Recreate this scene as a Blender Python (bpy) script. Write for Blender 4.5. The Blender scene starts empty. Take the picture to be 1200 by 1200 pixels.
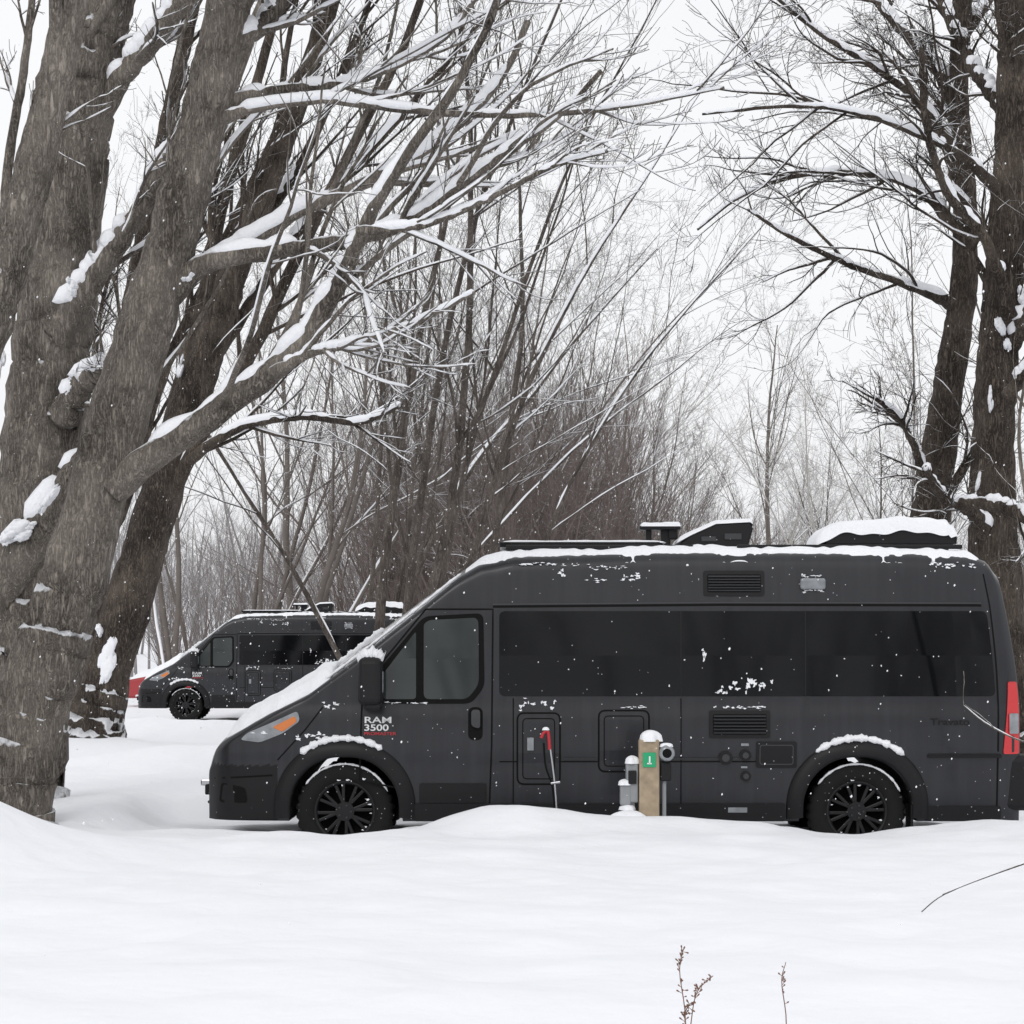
import bpy, bmesh, math, random
import numpy as np
from mathutils import Vector, Matrix
rng = np.random.default_rng(7)
random.seed(7)
scene = bpy.context.scene
COL = scene.collection

# ------------------------------------------------------------------ materials
def newmat(name):
    m = bpy.data.materials.new(name); m.use_nodes = True
    nt = m.node_tree; b = nt.nodes['Principled BSDF']
    return m, nt, b
def simple(name, col, rough=0.5, metal=0.0, coat=0.0, spec=0.5, noise=0.0, nscale=8):
    m, nt, b = newmat(name)
    b.inputs['Base Color'].default_value = (*col, 1)
    b.inputs['Roughness'].default_value = rough
    b.inputs['Metallic'].default_value = metal
    b.inputs['Coat Weight'].default_value = coat
    b.inputs['Specular IOR Level'].default_value = spec
    if noise > 0:
        tc = nt.nodes.new('ShaderNodeTexCoord'); n = nt.nodes.new('ShaderNodeTexNoise')
        n.inputs['Scale'].default_value = nscale; n.inputs['Detail'].default_value = 6
        nt.links.new(tc.outputs['Object'], n.inputs['Vector'])
        mx = nt.nodes.new('ShaderNodeMix'); mx.data_type = 'RGBA'
        mx.inputs['A'].default_value = (*[c*(1-noise) for c in col], 1)
        mx.inputs['B'].default_value = (*[min(1, c*(1+noise)) for c in col], 1)
        nt.links.new(n.outputs['Fac'], mx.inputs['Factor']); nt.links.new(mx.outputs['Result'], b.inputs['Base Color'])
    return m
def math_node(nt, op, a, b=None, clamp=False):
    n = nt.nodes.new('ShaderNodeMath'); n.operation = op; n.use_clamp = clamp
    for i, v in enumerate((a, b)):
        if v is None: continue
        if isinstance(v, (int, float)): n.inputs[i].default_value = v
        else: nt.links.new(v, n.inputs[i])
    return n.outputs[0]
def snow_material(name, bump=0.25, scale=14, col=(0.84, 0.85, 0.88)):
    m, nt, b = newmat(name)
    b.inputs['Base Color'].default_value = (*col, 1)
    b.inputs['Roughness'].default_value = 0.75
    b.inputs['Specular IOR Level'].default_value = 0.25
    tc = nt.nodes.new('ShaderNodeTexCoord')
    n = nt.nodes.new('ShaderNodeTexNoise'); n.inputs['Scale'].default_value = scale; n.inputs['Detail'].default_value = 8
    n2 = nt.nodes.new('ShaderNodeTexNoise'); n2.inputs['Scale'].default_value = scale*0.12; n2.inputs['Detail'].default_value = 4
    nt.links.new(tc.outputs['Object'], n.inputs['Vector']); nt.links.new(tc.outputs['Object'], n2.inputs['Vector'])
    s = math_node(nt, 'ADD', n.outputs['Fac'], math_node(nt, 'MULTIPLY', n2.outputs['Fac'], 3.0))
    bp = nt.nodes.new('ShaderNodeBump'); bp.inputs['Strength'].default_value = bump; bp.inputs['Distance'].default_value = 0.04
    nt.links.new(s, bp.inputs['Height']); nt.links.new(bp.outputs['Normal'], b.inputs['Normal'])
    return m
def bark_material(name, dark, light, snow_thr=0.72, scale=1.0, bump=0.6, detail=True, lift=0.0):
    m, nt, b = newmat(name)
    tc = nt.nodes.new('ShaderNodeTexCoord')
    b.inputs['Roughness'].default_value = 0.9; b.inputs['Specular IOR Level'].default_value = 0.2
    if detail:
        mp = nt.nodes.new('ShaderNodeMapping'); mp.inputs['Scale'].default_value = (34*scale, 34*scale, 5.5*scale)
        mp.inputs['Rotation'].default_value = (0, -0.24, 0)
        nt.links.new(tc.outputs['Object'], mp.inputs['Vector'])
        n = nt.nodes.new('ShaderNodeTexNoise'); n.inputs['Scale'].default_value = 1.0; n.inputs['Detail'].default_value = 6; n.inputs['Roughness'].default_value = 0.62
        n.inputs['Distortion'].default_value = .9
        nt.links.new(mp.outputs['Vector'], n.inputs['Vector'])
        fine = nt.nodes.new('ShaderNodeTexNoise'); fine.inputs['Scale'].default_value = 60; fine.inputs['Detail'].default_value = 3
        nt.links.new(tc.outputs['Object'], fine.inputs['Vector'])
        big = nt.nodes.new('ShaderNodeTexNoise'); big.inputs['Scale'].default_value = 2.3; big.inputs['Detail'].default_value = 5
        nt.links.new(tc.outputs['Object'], big.inputs['Vector'])
        ridge = math_node(nt, 'MULTIPLY', math_node(nt, 'ABSOLUTE', math_node(nt, 'SUBTRACT', n.outputs['Fac'], .5)), 5.0, True)
        h = math_node(nt, 'ADD', ridge, math_node(nt, 'MULTIPLY', math_node(nt, 'SUBTRACT', fine.outputs['Fac'], .5), 0.6))
        f = math_node(nt, 'ADD', math_node(nt, 'MULTIPLY', h, .85), math_node(nt, 'MULTIPLY', math_node(nt, 'SUBTRACT', big.outputs['Fac'], .5-lift), 1.3), True)
        bp = nt.nodes.new('ShaderNodeBump'); bp.inputs['Strength'].default_value = bump; bp.inputs['Distance'].default_value = 0.02
        nt.links.new(h, bp.inputs['Height']); nt.links.new(bp.outputs['Normal'], b.inputs['Normal'])
    else:
        n = nt.nodes.new('ShaderNodeTexNoise'); n.inputs['Scale'].default_value = 3; n.inputs['Detail'].default_value = 2
        nt.links.new(tc.outputs['Object'], n.inputs['Vector']); f = n.outputs['Fac']
    cr = nt.nodes.new('ShaderNodeMix'); cr.data_type = 'RGBA'
    cr.inputs['A'].default_value = (*dark, 1); cr.inputs['B'].default_value = (*light, 1)
    nt.links.new(f, cr.inputs['Factor'])
    g = nt.nodes.new('ShaderNodeNewGeometry'); sp = nt.nodes.new('ShaderNodeSeparateXYZ'); nt.links.new(g.outputs['Normal'], sp.inputs[0])
    s = sp.outputs['Z']
    if detail:
        sn = nt.nodes.new('ShaderNodeTexNoise'); sn.inputs['Scale'].default_value = 7; sn.inputs['Detail'].default_value = 6
        nt.links.new(tc.outputs['Object'], sn.inputs['Vector'])
        s = math_node(nt, 'ADD', s, math_node(nt, 'MULTIPLY', math_node(nt, 'SUBTRACT', sn.outputs['Fac'], 0.5), 1.0))
    s = math_node(nt, 'MULTIPLY', math_node(nt, 'SUBTRACT', s, snow_thr), 8.0, True)
    mx = nt.nodes.new('ShaderNodeMix'); mx.data_type = 'RGBA'
    nt.links.new(s, mx.inputs['Factor']); nt.links.new(cr.outputs['Result'], mx.inputs['A']); mx.inputs['B'].default_value = (0.83, 0.84, 0.87, 1)
    nt.links.new(mx.outputs['Result'], b.inputs['Base Color'])
    return m

M_snow_ground = snow_material('snow_ground', 0.30, 7)
M_snow = snow_material('snow_clump', 0.35, 40)
M_bark_a = bark_material('bark_grey', (0.050, 0.042, 0.036), (0.36, 0.32, 0.278), .66, 1, .7, lift=.12)
M_bark_b = bark_material('bark_brown', (0.024, 0.019, 0.016), (0.185, 0.152, 0.125), .66, 1, .7, lift=.04)
M_bark_m = bark_material('bark_stem', (0.048, 0.040, 0.035), (0.20, 0.172, 0.150), .58, .8, .5, lift=.05)
M_bark_c_hazed = bark_material('bark_mid_hazed', (0.095, 0.082, 0.074), (0.19, 0.167, 0.150), 0.6, detail=False)  # bark lightened: haze over the mid-distance trees is painted into the colour
M_bark_red = bark_material('bark_brush', (0.125, 0.100, 0.092), (0.21, 0.175, 0.16), 0.65, detail=False)
M_bark_far_hazed = bark_material('bark_far_hazed', (0.21, 0.197, 0.196), (0.33, 0.315, 0.315), 0.5, detail=False)  # pale grey puts distance haze into the base colour, there is no mist volume
M_birch = bark_material('bark_birch', (0.30, 0.28, 0.26), (0.55, 0.53, 0.50), 0.7, detail=False)

# ------------------------------------------------------------------ mesh utils
def mesh_np(name, V, F, mats, midx=None, smooth=True):
    V = np.asarray(V, dtype=np.float32); F = np.asarray(F, dtype=np.int32)
    me = bpy.data.meshes.new(name)
    me.vertices.add(len(V)); me.vertices.foreach_set('co', V.ravel())
    k = F.shape[1]
    me.loops.add(F.size); me.loops.foreach_set('vertex_index', F.ravel())
    me.polygons.add(len(F)); me.polygons.foreach_set('loop_start', np.arange(0, F.size, k, dtype=np.int32))
    if midx is not None: me.polygons.foreach_set('material_index', np.asarray(midx, dtype=np.int32))
    me.polygons.foreach_set('use_smooth', np.full(len(F), smooth, dtype=bool))
    for m in mats: me.materials.append(m)
    me.update(calc_edges=True); me.validate()
    return me
def add_obj(name, me, parent=None, loc=(0, 0, 0)):
    o = bpy.data.objects.new(name, me); COL.objects.link(o); o.location = loc
    if parent: o.parent = parent
    return o
def norm(a): return a/np.maximum(np.linalg.norm(a, axis=-1, keepdims=True), 1e-9)

def tubes(P, R, k):
    B, n, _ = P.shape
    T = norm(np.gradient(P, axis=1)); M = T.mean(1)
    e = np.eye(3)[np.argmin(np.abs(M), axis=1)][:, None, :]
    U = norm(np.cross(T, np.broadcast_to(e, T.shape))); W = np.cross(T, U)
    a = 2*np.pi*np.arange(k)/k
    V = P[:, :, None, :] + R[:, :, None, None]*(np.cos(a)[None, None, :, None]*U[:, :, None, :]+np.sin(a)[None, None, :, None]*W[:, :, None, :])
    idx = np.arange(B*n*k).reshape(B, n, k)
    A = idx[:, :-1, :]; Bq = np.roll(idx, -1, 2)[:, :-1, :]; C = np.roll(idx, -1, 2)[:, 1:, :]; D = idx[:, 1:, :]
    F = np.stack([A, D, C, Bq], -1).reshape(-1, 4)
    return V.reshape(-1, 3), F

class Acc:
    def __init__(s): s.V = []; s.F = []; s.M = []; s.n = 0
    def add(s, V, F, m):
        s.V.append(V); s.F.append(F+s.n); s.M.append(np.full(len(F), m)); s.n += len(V)
    def mesh(s, name, mats, base=(0, 0, 0)):
        return mesh_np(name, np.concatenate(s.V)-np.array(base), np.concatenate(s.F), mats, np.concatenate(s.M))

def dense(P, R, m):
    B, n, _ = P.shape; t = np.linspace(0, n-1, m); i = np.minimum(t.astype(int), n-2); f = (t-i)
    return P[:, i]*(1-f)[None, :, None]+P[:, i+1]*f[None, :, None], R[:, i]*(1-f)[None]+R[:, i+1]*f[None]
def snow_on(acc, P, R, k, amount=1.0, thr=0.5, extra=0.006, ref=0, fade=0):
    if ref: P, R = dense(P, R, ref)
    T = norm(np.gradient(P, axis=1)); hz = np.sqrt(np.clip(1-T[..., 2]**2, 0, 1))
    up = norm(np.array([0, 0, 1.0])-T[..., 2:3]*T)
    B, n = R.shape
    u = np.linspace(0, 1, n)[None]
    nz = sum(np.sin(u*rng.uniform(lo, hi, (B, 1))+rng.uniform(0, 6.28, (B, 1)))*a for lo, hi, a in ((4, 12, .35), (15, 35, .25), (40, 80, .15 if ref else 0), (90, 140, .10 if ref else 0)))
    mask = np.clip((hz-thr)/0.2, 0, 1)*np.clip((.75+nz)*1.5, 0, 1.25)*amount
    if fade: mask = mask*np.clip(u/fade, 0, 1)
    ex = np.minimum(extra, .35*R+.0035)
    rs = (0.68*R+ex)*np.clip(mask, 0, 1.25)
    Pc = P + up*((0.58*R+ex*0.5)*np.clip(mask*1.4, 0, 1))[..., None]
    rs[:, 0] *= 0.3; rs[:, -1] *= 0.2
    V, F = tubes(Pc, np.maximum(rs, 0.0004), k); acc.add(V, F, 1)

def grow(S, D, L, r0, n, wander, up, endr=0.25, bias=None):
    B = len(S); P = [S]; d = norm(D); p = S
    w0 = rng.normal(0, 1, (B, 3))
    for i in range(n-1):
        w = rng.normal(0, 1, (B, 3))
        d = norm(d + wander*(w*0.8+w0*0.3) + np.array([0, 0, up]) + (0 if bias is None else np.array(bias)))
        p = p + d*(L/(n-1))[:, None]; P.append(p)
    P = np.stack(P, 1)
    t = np.linspace(0, 1, n)[None]
    R = r0[:, None]*(1-(1-endr)*t)
    return P, np.maximum(R, 0.0025)

def spawn(P, R, count, t0, t1, ang, lr, rr, n, wander, up, rmax=1.0, bias=None, lmin=0.15, lmax=99):
    B, n0, _ = P.shape
    plen = np.linalg.norm(np.diff(P, axis=1), axis=2).sum(1)
    idx = np.repeat(np.arange(B), count); N = len(idx)
    t = rng.uniform(t0, t1, N); f = t*(n0-1); i = np.minimum(f.astype(int), n0-2); fr = (f-i)[:, None]
    S = P[idx, i]*(1-fr)+P[idx, i+1]*fr
    r = R[idx, i]*(1-fr[:, 0])+R[idx, i+1]*fr[:, 0]
    T = norm(P[idx, i+1]-P[idx, i])
    perp = norm(np.cross(T, rng.normal(0, 1, (N, 3))))
    a = np.radians(rng.normal(ang, 9, N))[:, None]
    D = T*np.cos(a)+perp*np.sin(a)
    L = np.clip(plen[idx]*lr*(1.15-0.6*t)*rng.uniform(0.55, 1.25, N), lmin, lmax)
    r0 = np.minimum(np.minimum(r*rr*rng.uniform(.7, 1.1, N), r*0.85), rmax)
    return grow(S, D, L, r0, n, wander, up, bias=bias)

def resample(pts, n, jitter=0.0):
    p = np.array(pts, dtype=float)
    p = np.vstack([2*p[0]-p[1], p, 2*p[-1]-p[-2]])
    m = len(p)-3; ts = np.linspace(0, m-1e-6, n); out = []
    for t in ts:
        i = int(t); f = t-i; a, b, c, d = p[i:i+4]
        out.append(0.5*((2*b)+(-a+c)*f+(2*a-5*b+4*c-d)*f*f+(-a+3*b-3*c+d)*f**3))
    out = np.array(out)
    if jitter: out[1:-1, :3] += rng.normal(0, 1, (n-2, 3))*jitter*out[1:-1, 3:4]
    return out

# a vertical drawing board standing at distance Y: units of Y/2600 metres
def board(Y, pts, d0=0.0, d1=0.0):
    s = Y/2600.0; n = len(pts); out = []
    for i, (u, v, r) in enumerate(pts):
        out.append(((u-600)*s, Y+d0+(d1-d0)*i/(n-1), 1.6+(769-v)*s, r*s))
    return out

def twigs(acc, P, R, levels, snow=1.0):
    for lv in levels:
        P, R = spawn(P, R, lv['c'], lv.get('t0', .2), lv.get('t1', 1.0), lv.get('a', 38), lv['l'], lv.get('r', .55), lv['n'],
                     lv.get('w', .12), lv.get('u', .03), lv.get('rmax', 1), lv.get('b'), lv.get('lmin', .15), lv.get('lmax', 99))
        V, F = tubes(P, R, lv.get('k', 3)); acc.add(V, F, 0)
        if lv.get('s', 0) > 0: snow_on(acc, P, R, lv.get('sk', 3), lv['s']*snow, lv.get('sth', .55), lv.get('se', .005))
    return P, R
def clump(acc, c, rx, ry, rz, tilt=0.0, seed=0):
    """ragged lumps of snow lodged in a crotch"""
    r = np.random.default_rng(seed)
    for q_ in range(7):
        t = r.uniform(-1, 1); a_ = r.uniform(.35, .62)
        px = t*rx*.75 if rx > rz else r.normal(0, .25)*rx; pz = t*rz*.75 if rz >= rx else r.normal(0, .25)*rz
        n, k = 12, 16
        th = np.linspace(0, np.pi, n)[:, None]; ph = (np.arange(k)*2*np.pi/k)[None]; q = r.uniform(0, 6.28, 6)
        rad = 1+.12*np.sin(3*ph+q[0]+2*th)+.09*np.sin(5*ph+q[1]-3*th)+.07*np.sin(7*th+q[3])+r.normal(0, .035, (n, k))
        m_ = (1-.45*abs(t))
        x = rx*a_*m_*rad*np.sin(th)*np.cos(ph)+px; y = ry*rad*np.sin(th)*np.sin(ph)*a_*1.5; z = rz*a_*m_*rad*np.cos(th)+pz
        X = x*math.cos(tilt)-z*math.sin(tilt); Z = x*math.sin(tilt)+z*math.cos(tilt)
        V = np.stack([X+c[0], y+c[1], Z+c[2]], -1).reshape(-1, 3); idx = np.arange(n*k).reshape(n, k)
        F = np.stack([idx[:-1], np.roll(idx, -1, 1)[:-1], np.roll(idx, -1, 1)[1:], idx[1:]], -1).reshape(-1, 4)
        acc.add(V, F, 1)

LVH = [dict(c=7, l=.55, n=16, w=.07, u=.02, k=6, s=.95, sk=5, t0=.15, a=30, rmax=.028, r=.6, b=(.015, 0, 0), sth=.45, se=.008),
       dict(c=5, l=.45, n=10, w=.09, u=.025, k=4, s=.9, sk=3, t0=.2, a=34, rmax=.012, r=.6, se=.005),
       dict(c=3, l=.45, n=6, w=.1, u=.02, k=3, t0=.2, a=36, rmax=.006, r=.7)]
def hero_tree(name, Y, trunk, limbs, mat, autolimb=10, depth=0.0, seed=1, lv=None, auto_t0=.55, bias=(0.02, 0, 0), al=.35, snow_limb=1.0, ts=1.0, armax=.08, clumps=()):
    global rng
    rng = np.random.default_rng(seed)
    acc = Acc()
    NR = 120
    tr = resample(board(Y, [(u, v, r*ts) for u, v, r in trunk], 0, depth), NR, 0.03)
    P, R = tr[None, :, :3], tr[None, :, 3].copy()
    R[0] *= 1+0.03*np.sin(np.arange(NR)*.5)+rng.normal(0, .012, NR)
    K = 48; V, F = tubes(P, R, K)
    ang = np.tile(np.arange(K)*2*np.pi/K, NR); hh = np.repeat(np.arange(NR), K)
    cen = np.repeat(P[0], K, axis=0); fl = .05*np.sin(ang*3+hh*.04+seed)+.03*np.sin(ang*7-hh*.08)+.022*np.sin(ang*13+hh*.2)+.02*np.sin(ang*2+hh*.25)
    V = cen+(V-cen)*(1+fl)[:, None]+rng.normal(0, .0035, V.shape)
    acc.add(V, F, 0)
    allP = []; allR = []
    for (pts, d0, d1) in limbs:
        l = resample(board(Y, pts, d0, d1), 36, 0.09); allP.append(l[:, :3]); allR.append(np.maximum(l[:, 3], .006))
    if allP:
        LP = np.array(allP); LR = np.array(allR)
        V, F = tubes(LP, LR, 12); acc.add(V+rng.normal(0, .002, V.shape), F, 0)
        snow_on(acc, LP, LR, 8, snow_limb, .40, .018, 130, .14)
    if autolimb:
        AP, AR = spawn(P, R, autolimb, auto_t0, .98, 34, al, .42, 36, .035, .02, armax, bias=bias)
        V, F = tubes(AP, AR, 8); acc.add(V, F, 0); snow_on(acc, AP, AR, 6, .95, .5, .012, 80, .1)
        if allP: LP = np.concatenate([LP, AP]); LR = np.concatenate([LR, AR])
        else: LP, LR = AP, AR
    twigs(acc, LP, LR, lv or LVH)
    s_ = Y/2600
    for i, (u, v, a, b_, dy, tilt) in enumerate(clumps):
        clump(acc, ((u-600)*s_, Y+dy, 1.6+(769-v)*s_), a*s_, .07, b_*s_, tilt, seed*10+i)
    base = (P[0, 0, 0], P[0, 0, 1], 0.0)
    me = acc.mesh(name, [mat, M_snow], base)
    return add_obj(name, me, loc=base)

# ------------------------------------------------------------------ terrain
def waves(x, y, wl, n=10):
    out = 0
    r = np.random.default_rng(int(wl*1000))
    for _ in range(n):
        a = r.uniform(0, 2*np.pi); k = 2*np.pi/(wl*r.uniform(.6, 1.6)); ph = r.uniform(0, 6.28)
        out = out+np.sin((x*np.cos(a)+y*np.sin(a))*k+ph)
    return out/math.sqrt(n)
def sstep(a, b, x):
    t = np.clip((x-a)/(b-a), 0, 1); return t*t*(3-2*t)
def gs(x, y, cx, cy, sx, sy, amp): return amp*np.exp(-((x-cx)/sx)**2-((y-cy)/sy)**2)
def ground_h(x, y):
    h = 0.33+0.028*waves(x, y, 3.2)+0.013*waves(x, y, 1.1)+0.005*waves(x, y, .45)
    h = h+0.05*waves(x, y, 9)*sstep(18, 30, y)
    site = sstep(-3.4, -2.9, x)*(1-sstep(5.2, 6.5, x))*sstep(16.75, 17.2, y)*(1-sstep(19.8, 20.6, y))
    h = h*(1-site)+0.13*site+site*0.012*waves(x, y, .5)
    h = h+gs(x, y, -0.02, 16.25, .42, .5, .17)+gs(x, y, 0.58, 16.3, .45, .4, .09)+gs(x, y, 1.25, 16.4, .4, .35, .07)+gs(x, y, -.42, 16.4, .3, .3, .07)
    h = h-gs(x, y, -1.35, 16.6, .5, .6, .09)-gs(x, y, 2.6, 16.6, .5, .6, .11)+gs(x, y, 3.7, 16.3, .8, .5, .04)+gs(x, y, 1.8, 16.4, .4, .4, .04)
    h = h+gs(x, y, -3.75, 14.0, .80, 1.0, .46)+gs(x, y, -5.2, 13.0, 1.2, 1.5, .3)
    h = h+gs(x, y, -3.2, 18.2, .5, .9, .10)+gs(x, y, -3.6, 25, 1.5, 1.2, .20)+gs(x, y, -2.2, 22.5, .8, .7, .14)+gs(x, y, -5.6, 30, 1.5, 1.2, .18)+gs(x, y, -4.6, 38, 2.5, 1.5, .12)
    dip = sstep(-10.5, -9.2, x)*(1-sstep(-1, 0, x))*sstep(48.4, 49.3, y)*(1-sstep(53, 54, y))
    h = h-dip*.17
    h = h+16*sstep(170, 420, y)*(0.75+.25*np.sin(x*.013+1))
    return h
def axis(lo, hi, step, farlo, farhi, n):
    c = np.arange(lo, hi, step)
    a = lo-(lo-farlo)*(np.linspace(0, 1, n)[1:]**3)[::-1]
    b = hi+(farhi-hi)*(np.linspace(0, 1, n)**3)
    return np.concatenate([a, c, b])
gx = axis(-8, 8, .07, -900, 900, 60); gy = axis(4, 24, .07, -400, 1500, 90)
GX, GY = np.meshgrid(gx, gy, indexing='ij'); GZ = ground_h(GX, GY)
nx, ny = GX.shape; I = np.arange(nx*ny).reshape(nx, ny)
F = np.stack([I[:-1, :-1], I[1:, :-1], I[1:, 1:], I[:-1, 1:]], -1).reshape(-1, 4)
add_obj('snow_ground', mesh_np('snow_ground', np.stack([GX, GY, GZ], -1).reshape(-1, 3), F, [M_snow_ground]))

# ------------------------------------------------------------------ hero trees
hero_tree('maple_tree', 17.0,
    [(-8, 985, 72), (6, 935, 55), (28, 850, 44), (60, 760, 41), (86, 680, 38), (120, 560, 35), (155, 440, 33), (192, 320, 30), (222, 210, 28), (246, 110, 27), (268, 10, 26), (295, -100, 24), (345, -300, 16)],
    [([(135, 575, 20), (190, 533, 17), (260, 490, 15), (320, 448, 14), (365, 408, 12), (400, 355, 10), (425, 310, 8.5), (450, 262, 7), (485, 210, 6), (535, 145, 5), (575, 75, 4), (605, -10, 3)], -.1, -1.2),
     ([(200, 345, 16), (250, 308, 12), (330, 298, 10), (400, 292, 9), (455, 280, 8), (500, 262, 7), (550, 228, 5.5), (600, 195, 4.5), (650, 165, 3.5), (700, 115, 2.5)], 0, -.8),
     ([(205, 325, 12), (285, 282, 9), (350, 240, 8), (420, 205, 7.5), (490, 165, 6.5), (545, 115, 5.5), (590, 60, 4.5), (620, -10, 3.5)], 0, .8),
     ([(235, 150, 12), (290, 132, 6), (380, 124, 5), (460, 136, 4.5), (540, 146, 4), (640, 150, 3.5), (740, 142, 2.6), (840, 126, 1.5)], 0, -.6),
     ([(245, 125, 11), (330, 100, 6), (400, 90, 5), (460, 66, 4), (520, 26, 3.5), (560, -30, 3)], 0, .5),
     ([(262, 60, 14), (310, 20, 10), (345, -40, 9), (400, -160, 6)], 0, .3),
     ([(330, 448, 7), (380, 430, 4.5), (430, 425, 4), (490, 410, 3), (560, 380, 2)], -.6, -1.5),
     ([(430, 300, 6), (500, 300, 4), (570, 280, 3.2), (640, 250, 2.5), (700, 240, 1.8)], -1, -1.8),
     ([(265, 15, 9), (330, -10, 7), (420, -30, 6), (520, -60, 5)], -.3, -.9)],
    M_bark_a, autolimb=4, seed=11, auto_t0=.8, clumps=[(172, 545, 14, 7, -.16, .5), (225, 330, 8, 5, -.2, .4)])
hero_tree('maple_tree', 19.6,
    [(0, 960, 74), (12, 880, 64), (28, 760, 56), (42, 620, 51), (56, 480, 46), (70, 340, 43), (84, 200, 40), (104, 80, 36), (125, -30, 33), (170, -250, 24)],
    [([(70, 400, 24), (112, 340, 15), (165, 270, 12), (203, 207, 10), (217, 188, 5)], -.2, -.6),
     ([(90, 165, 20), (145, 97, 13), (188, 52, 12), (235, 0, 11), (285, -70, 9)], 0, -.5),
     ([(80, 500, 20), (108, 460, 14), (132, 446, 11), (138, 440, 6)], -.3, -.8),
     ([(0, 700, 28), (45, 645, 23), (100, 565, 18), (150, 480, 15), (190, 410, 13), (220, 330, 11), (250, 230, 9), (300, 100, 7), (350, -30, 5)], -.3, -1.0),
     ([(120, 40, 14), (80, -60, 10), (60, -160, 8)], 0, 0)],
    M_bark_a, autolimb=4, seed=12, auto_t0=.7,
    clumps=[(38, 628, 26, 13, -.60, .35), (78, 590, 22, 7, -.72, .95), (124, 442, 18, 7, -.72, -.2), (98, 348, 9, 12, -.55, .3), (10, 430, 9, 24, -.35, .0)])
hero_tree('maple_tree', 16.0,
    [(-230, 960, 38), (-180, 820, 35), (-120, 640, 31), (-60, 500, 28), (-14, 380, 25), (18, 280, 23), (46, 170, 21), (72, 60, 20), (96, -60, 18), (140, -250, 12)],
    [([(-30, 430, 12), (-10, 300, 8), (-5, 180, 6), (10, 60, 5), (20, -60, 4)], .2, .6)], M_bark_a, autolimb=3, seed=13, auto_t0=.75)
LV4 = [dict(c=8, l=.42, n=14, w=.05, u=.02, k=5, s=.9, sk=4, t0=.12, a=24, rmax=.032, r=.6, b=(.02, 0, 0)),
       dict(c=6, l=.45, n=8, w=.07, u=.025, k=3, s=.8, sk=3, t0=.15, a=30, rmax=.014, r=.6, se=.006),
       dict(c=4, l=.45, n=5, w=.1, u=.02, k=3, t0=.2, a=34, rmax=.007, r=.7)]
hero_tree('maple_tree', 30.0,
    [(108, 885, 42), (114, 840, 33), (126, 790, 28), (152, 700, 26), (182, 600, 24), (212, 500, 22), (240, 420, 20), (270, 330, 17), (308, 230, 14), (348, 120, 12), (382, 20, 10), (412, -80, 8), (440, -200, 6)],
    [([(150, 720, 14), (170, 600, 12), (200, 470, 11), (225, 360, 9.5), (245, 240, 8), (280, 100, 6.5), (320, -60, 5)], 0, 1.5),
     ([(185, 610, 10), (235, 520, 8), (300, 420, 7.5), (360, 300, 6.5), (420, 190, 5.5), (480, 80, 4.5), (520, -30, 3.5)], 0, -1.5),
     ([(230, 450, 9), (290, 350, 7), (350, 250, 6), (420, 160, 5.3), (500, 60, 4.3), (560, -30, 3.3)], 0, 2.0),
     ([(250, 400, 8), (300, 270, 6.5), (350, 180, 5.5), (400, 60, 4.5), (440, -60, 3.5)], 0, 1),
     ([(195, 560, 8), (280, 510, 5), (360, 500, 4.2), (430, 512, 3.5), (480, 500, 2.5)], 0, -2.5)],
    M_bark_b, autolimb=7, seed=14, auto_t0=.45, lv=LV4, bias=(.03, 0, 0), armax=.06,
    clumps=[(134, 772, 15, 36, -.32, -.35), (120, 740, 7, 10, -.28, 0), (215, 430, 4, 16, -.22, -.3)])
hero_tree('maple_tree', 32.0,
    [(92, 870, 24), (98, 800, 20), (106, 700, 18), (116, 600, 16), (130, 500, 14), (148, 390, 12), (172, 270, 11), (200, 130, 9), (228, -10, 8), (250, -150, 6)],
    [([(112, 660, 10), (150, 560, 8), (180, 440, 7), (240, 300, 6), (300, 160, 5), (370, 20, 4)], 0, 1.5)],
    M_bark_b, autolimb=6, seed=15, auto_t0=.4, lv=LV4, bias=(.02, 0, 0), armax=.06)
LVR = [dict(c=8, l=.5, n=16, w=.10, u=.0, k=5, s=.8, sk=4, t0=.12, a=38, rmax=.020, r=.65, b=(-.01, 0, 0)),
       dict(c=6, l=.5, n=9, w=.13, u=.01, k=3, s=.5, sk=3, t0=.15, a=40, rmax=.010, r=.65),
       dict(c=4, l=.5, n=6, w=.15, u=.0, k=3, t0=.2, a=42, rmax=.006, r=.7)]
hero_tree('oak_tree', 24.0,
    [(1185, 920, 36), (1176, 780, 31), (1166, 650, 28), (1164, 520, 25), (1170, 400, 23), (1179, 280, 22), (1186, 150, 20), (1189, 0, 19), (1192, -180, 15)],
    [([(1170, 430, 12), (1210, 350, 10), (1240, 260, 9), (1280, 150, 7)], 0, -1),
     ([(1180, 235, 9), (1120, 198, 5), (1060, 185, 4), (980, 172, 3), (900, 178, 2.2), (800, 200, 1.3)], 0, -2.5),
     ([(1160, 640, 12), (1130, 602, 8), (1090, 592, 6), (1060, 560, 4)], 0, -1.2),
     ([(1100, 592, 6), (1150, 600, 8), (1190, 622, 8), (1240, 650, 7)], -.6, -1.6),
     ([(1186, 140, 11), (1150, 60, 8), (1120, -40, 6)], 0, 1),
     ([(1168, 470, 8), (1200, 430, 6), (1235, 440, 4)], -.5, -1.5),
     ([(1172, 380, 9), (1140, 300, 6), (1090, 250, 5), (1060, 180, 4), (1050, 100, 3)], -.5, -1.5)],
    M_bark_b, autolimb=6, seed=21, auto_t0=.4, lv=LVR, bias=(-.01, 0, 0), al=.25, armax=.06,
    clumps=[(1168, 395, 10, 20, -.24, .2), (1155, 470, 4, 18, -.24, 0), (1140, 570, 3, 16, -.26, -.2), (1192, 350, 6, 13, -.22, 0)])
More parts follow.
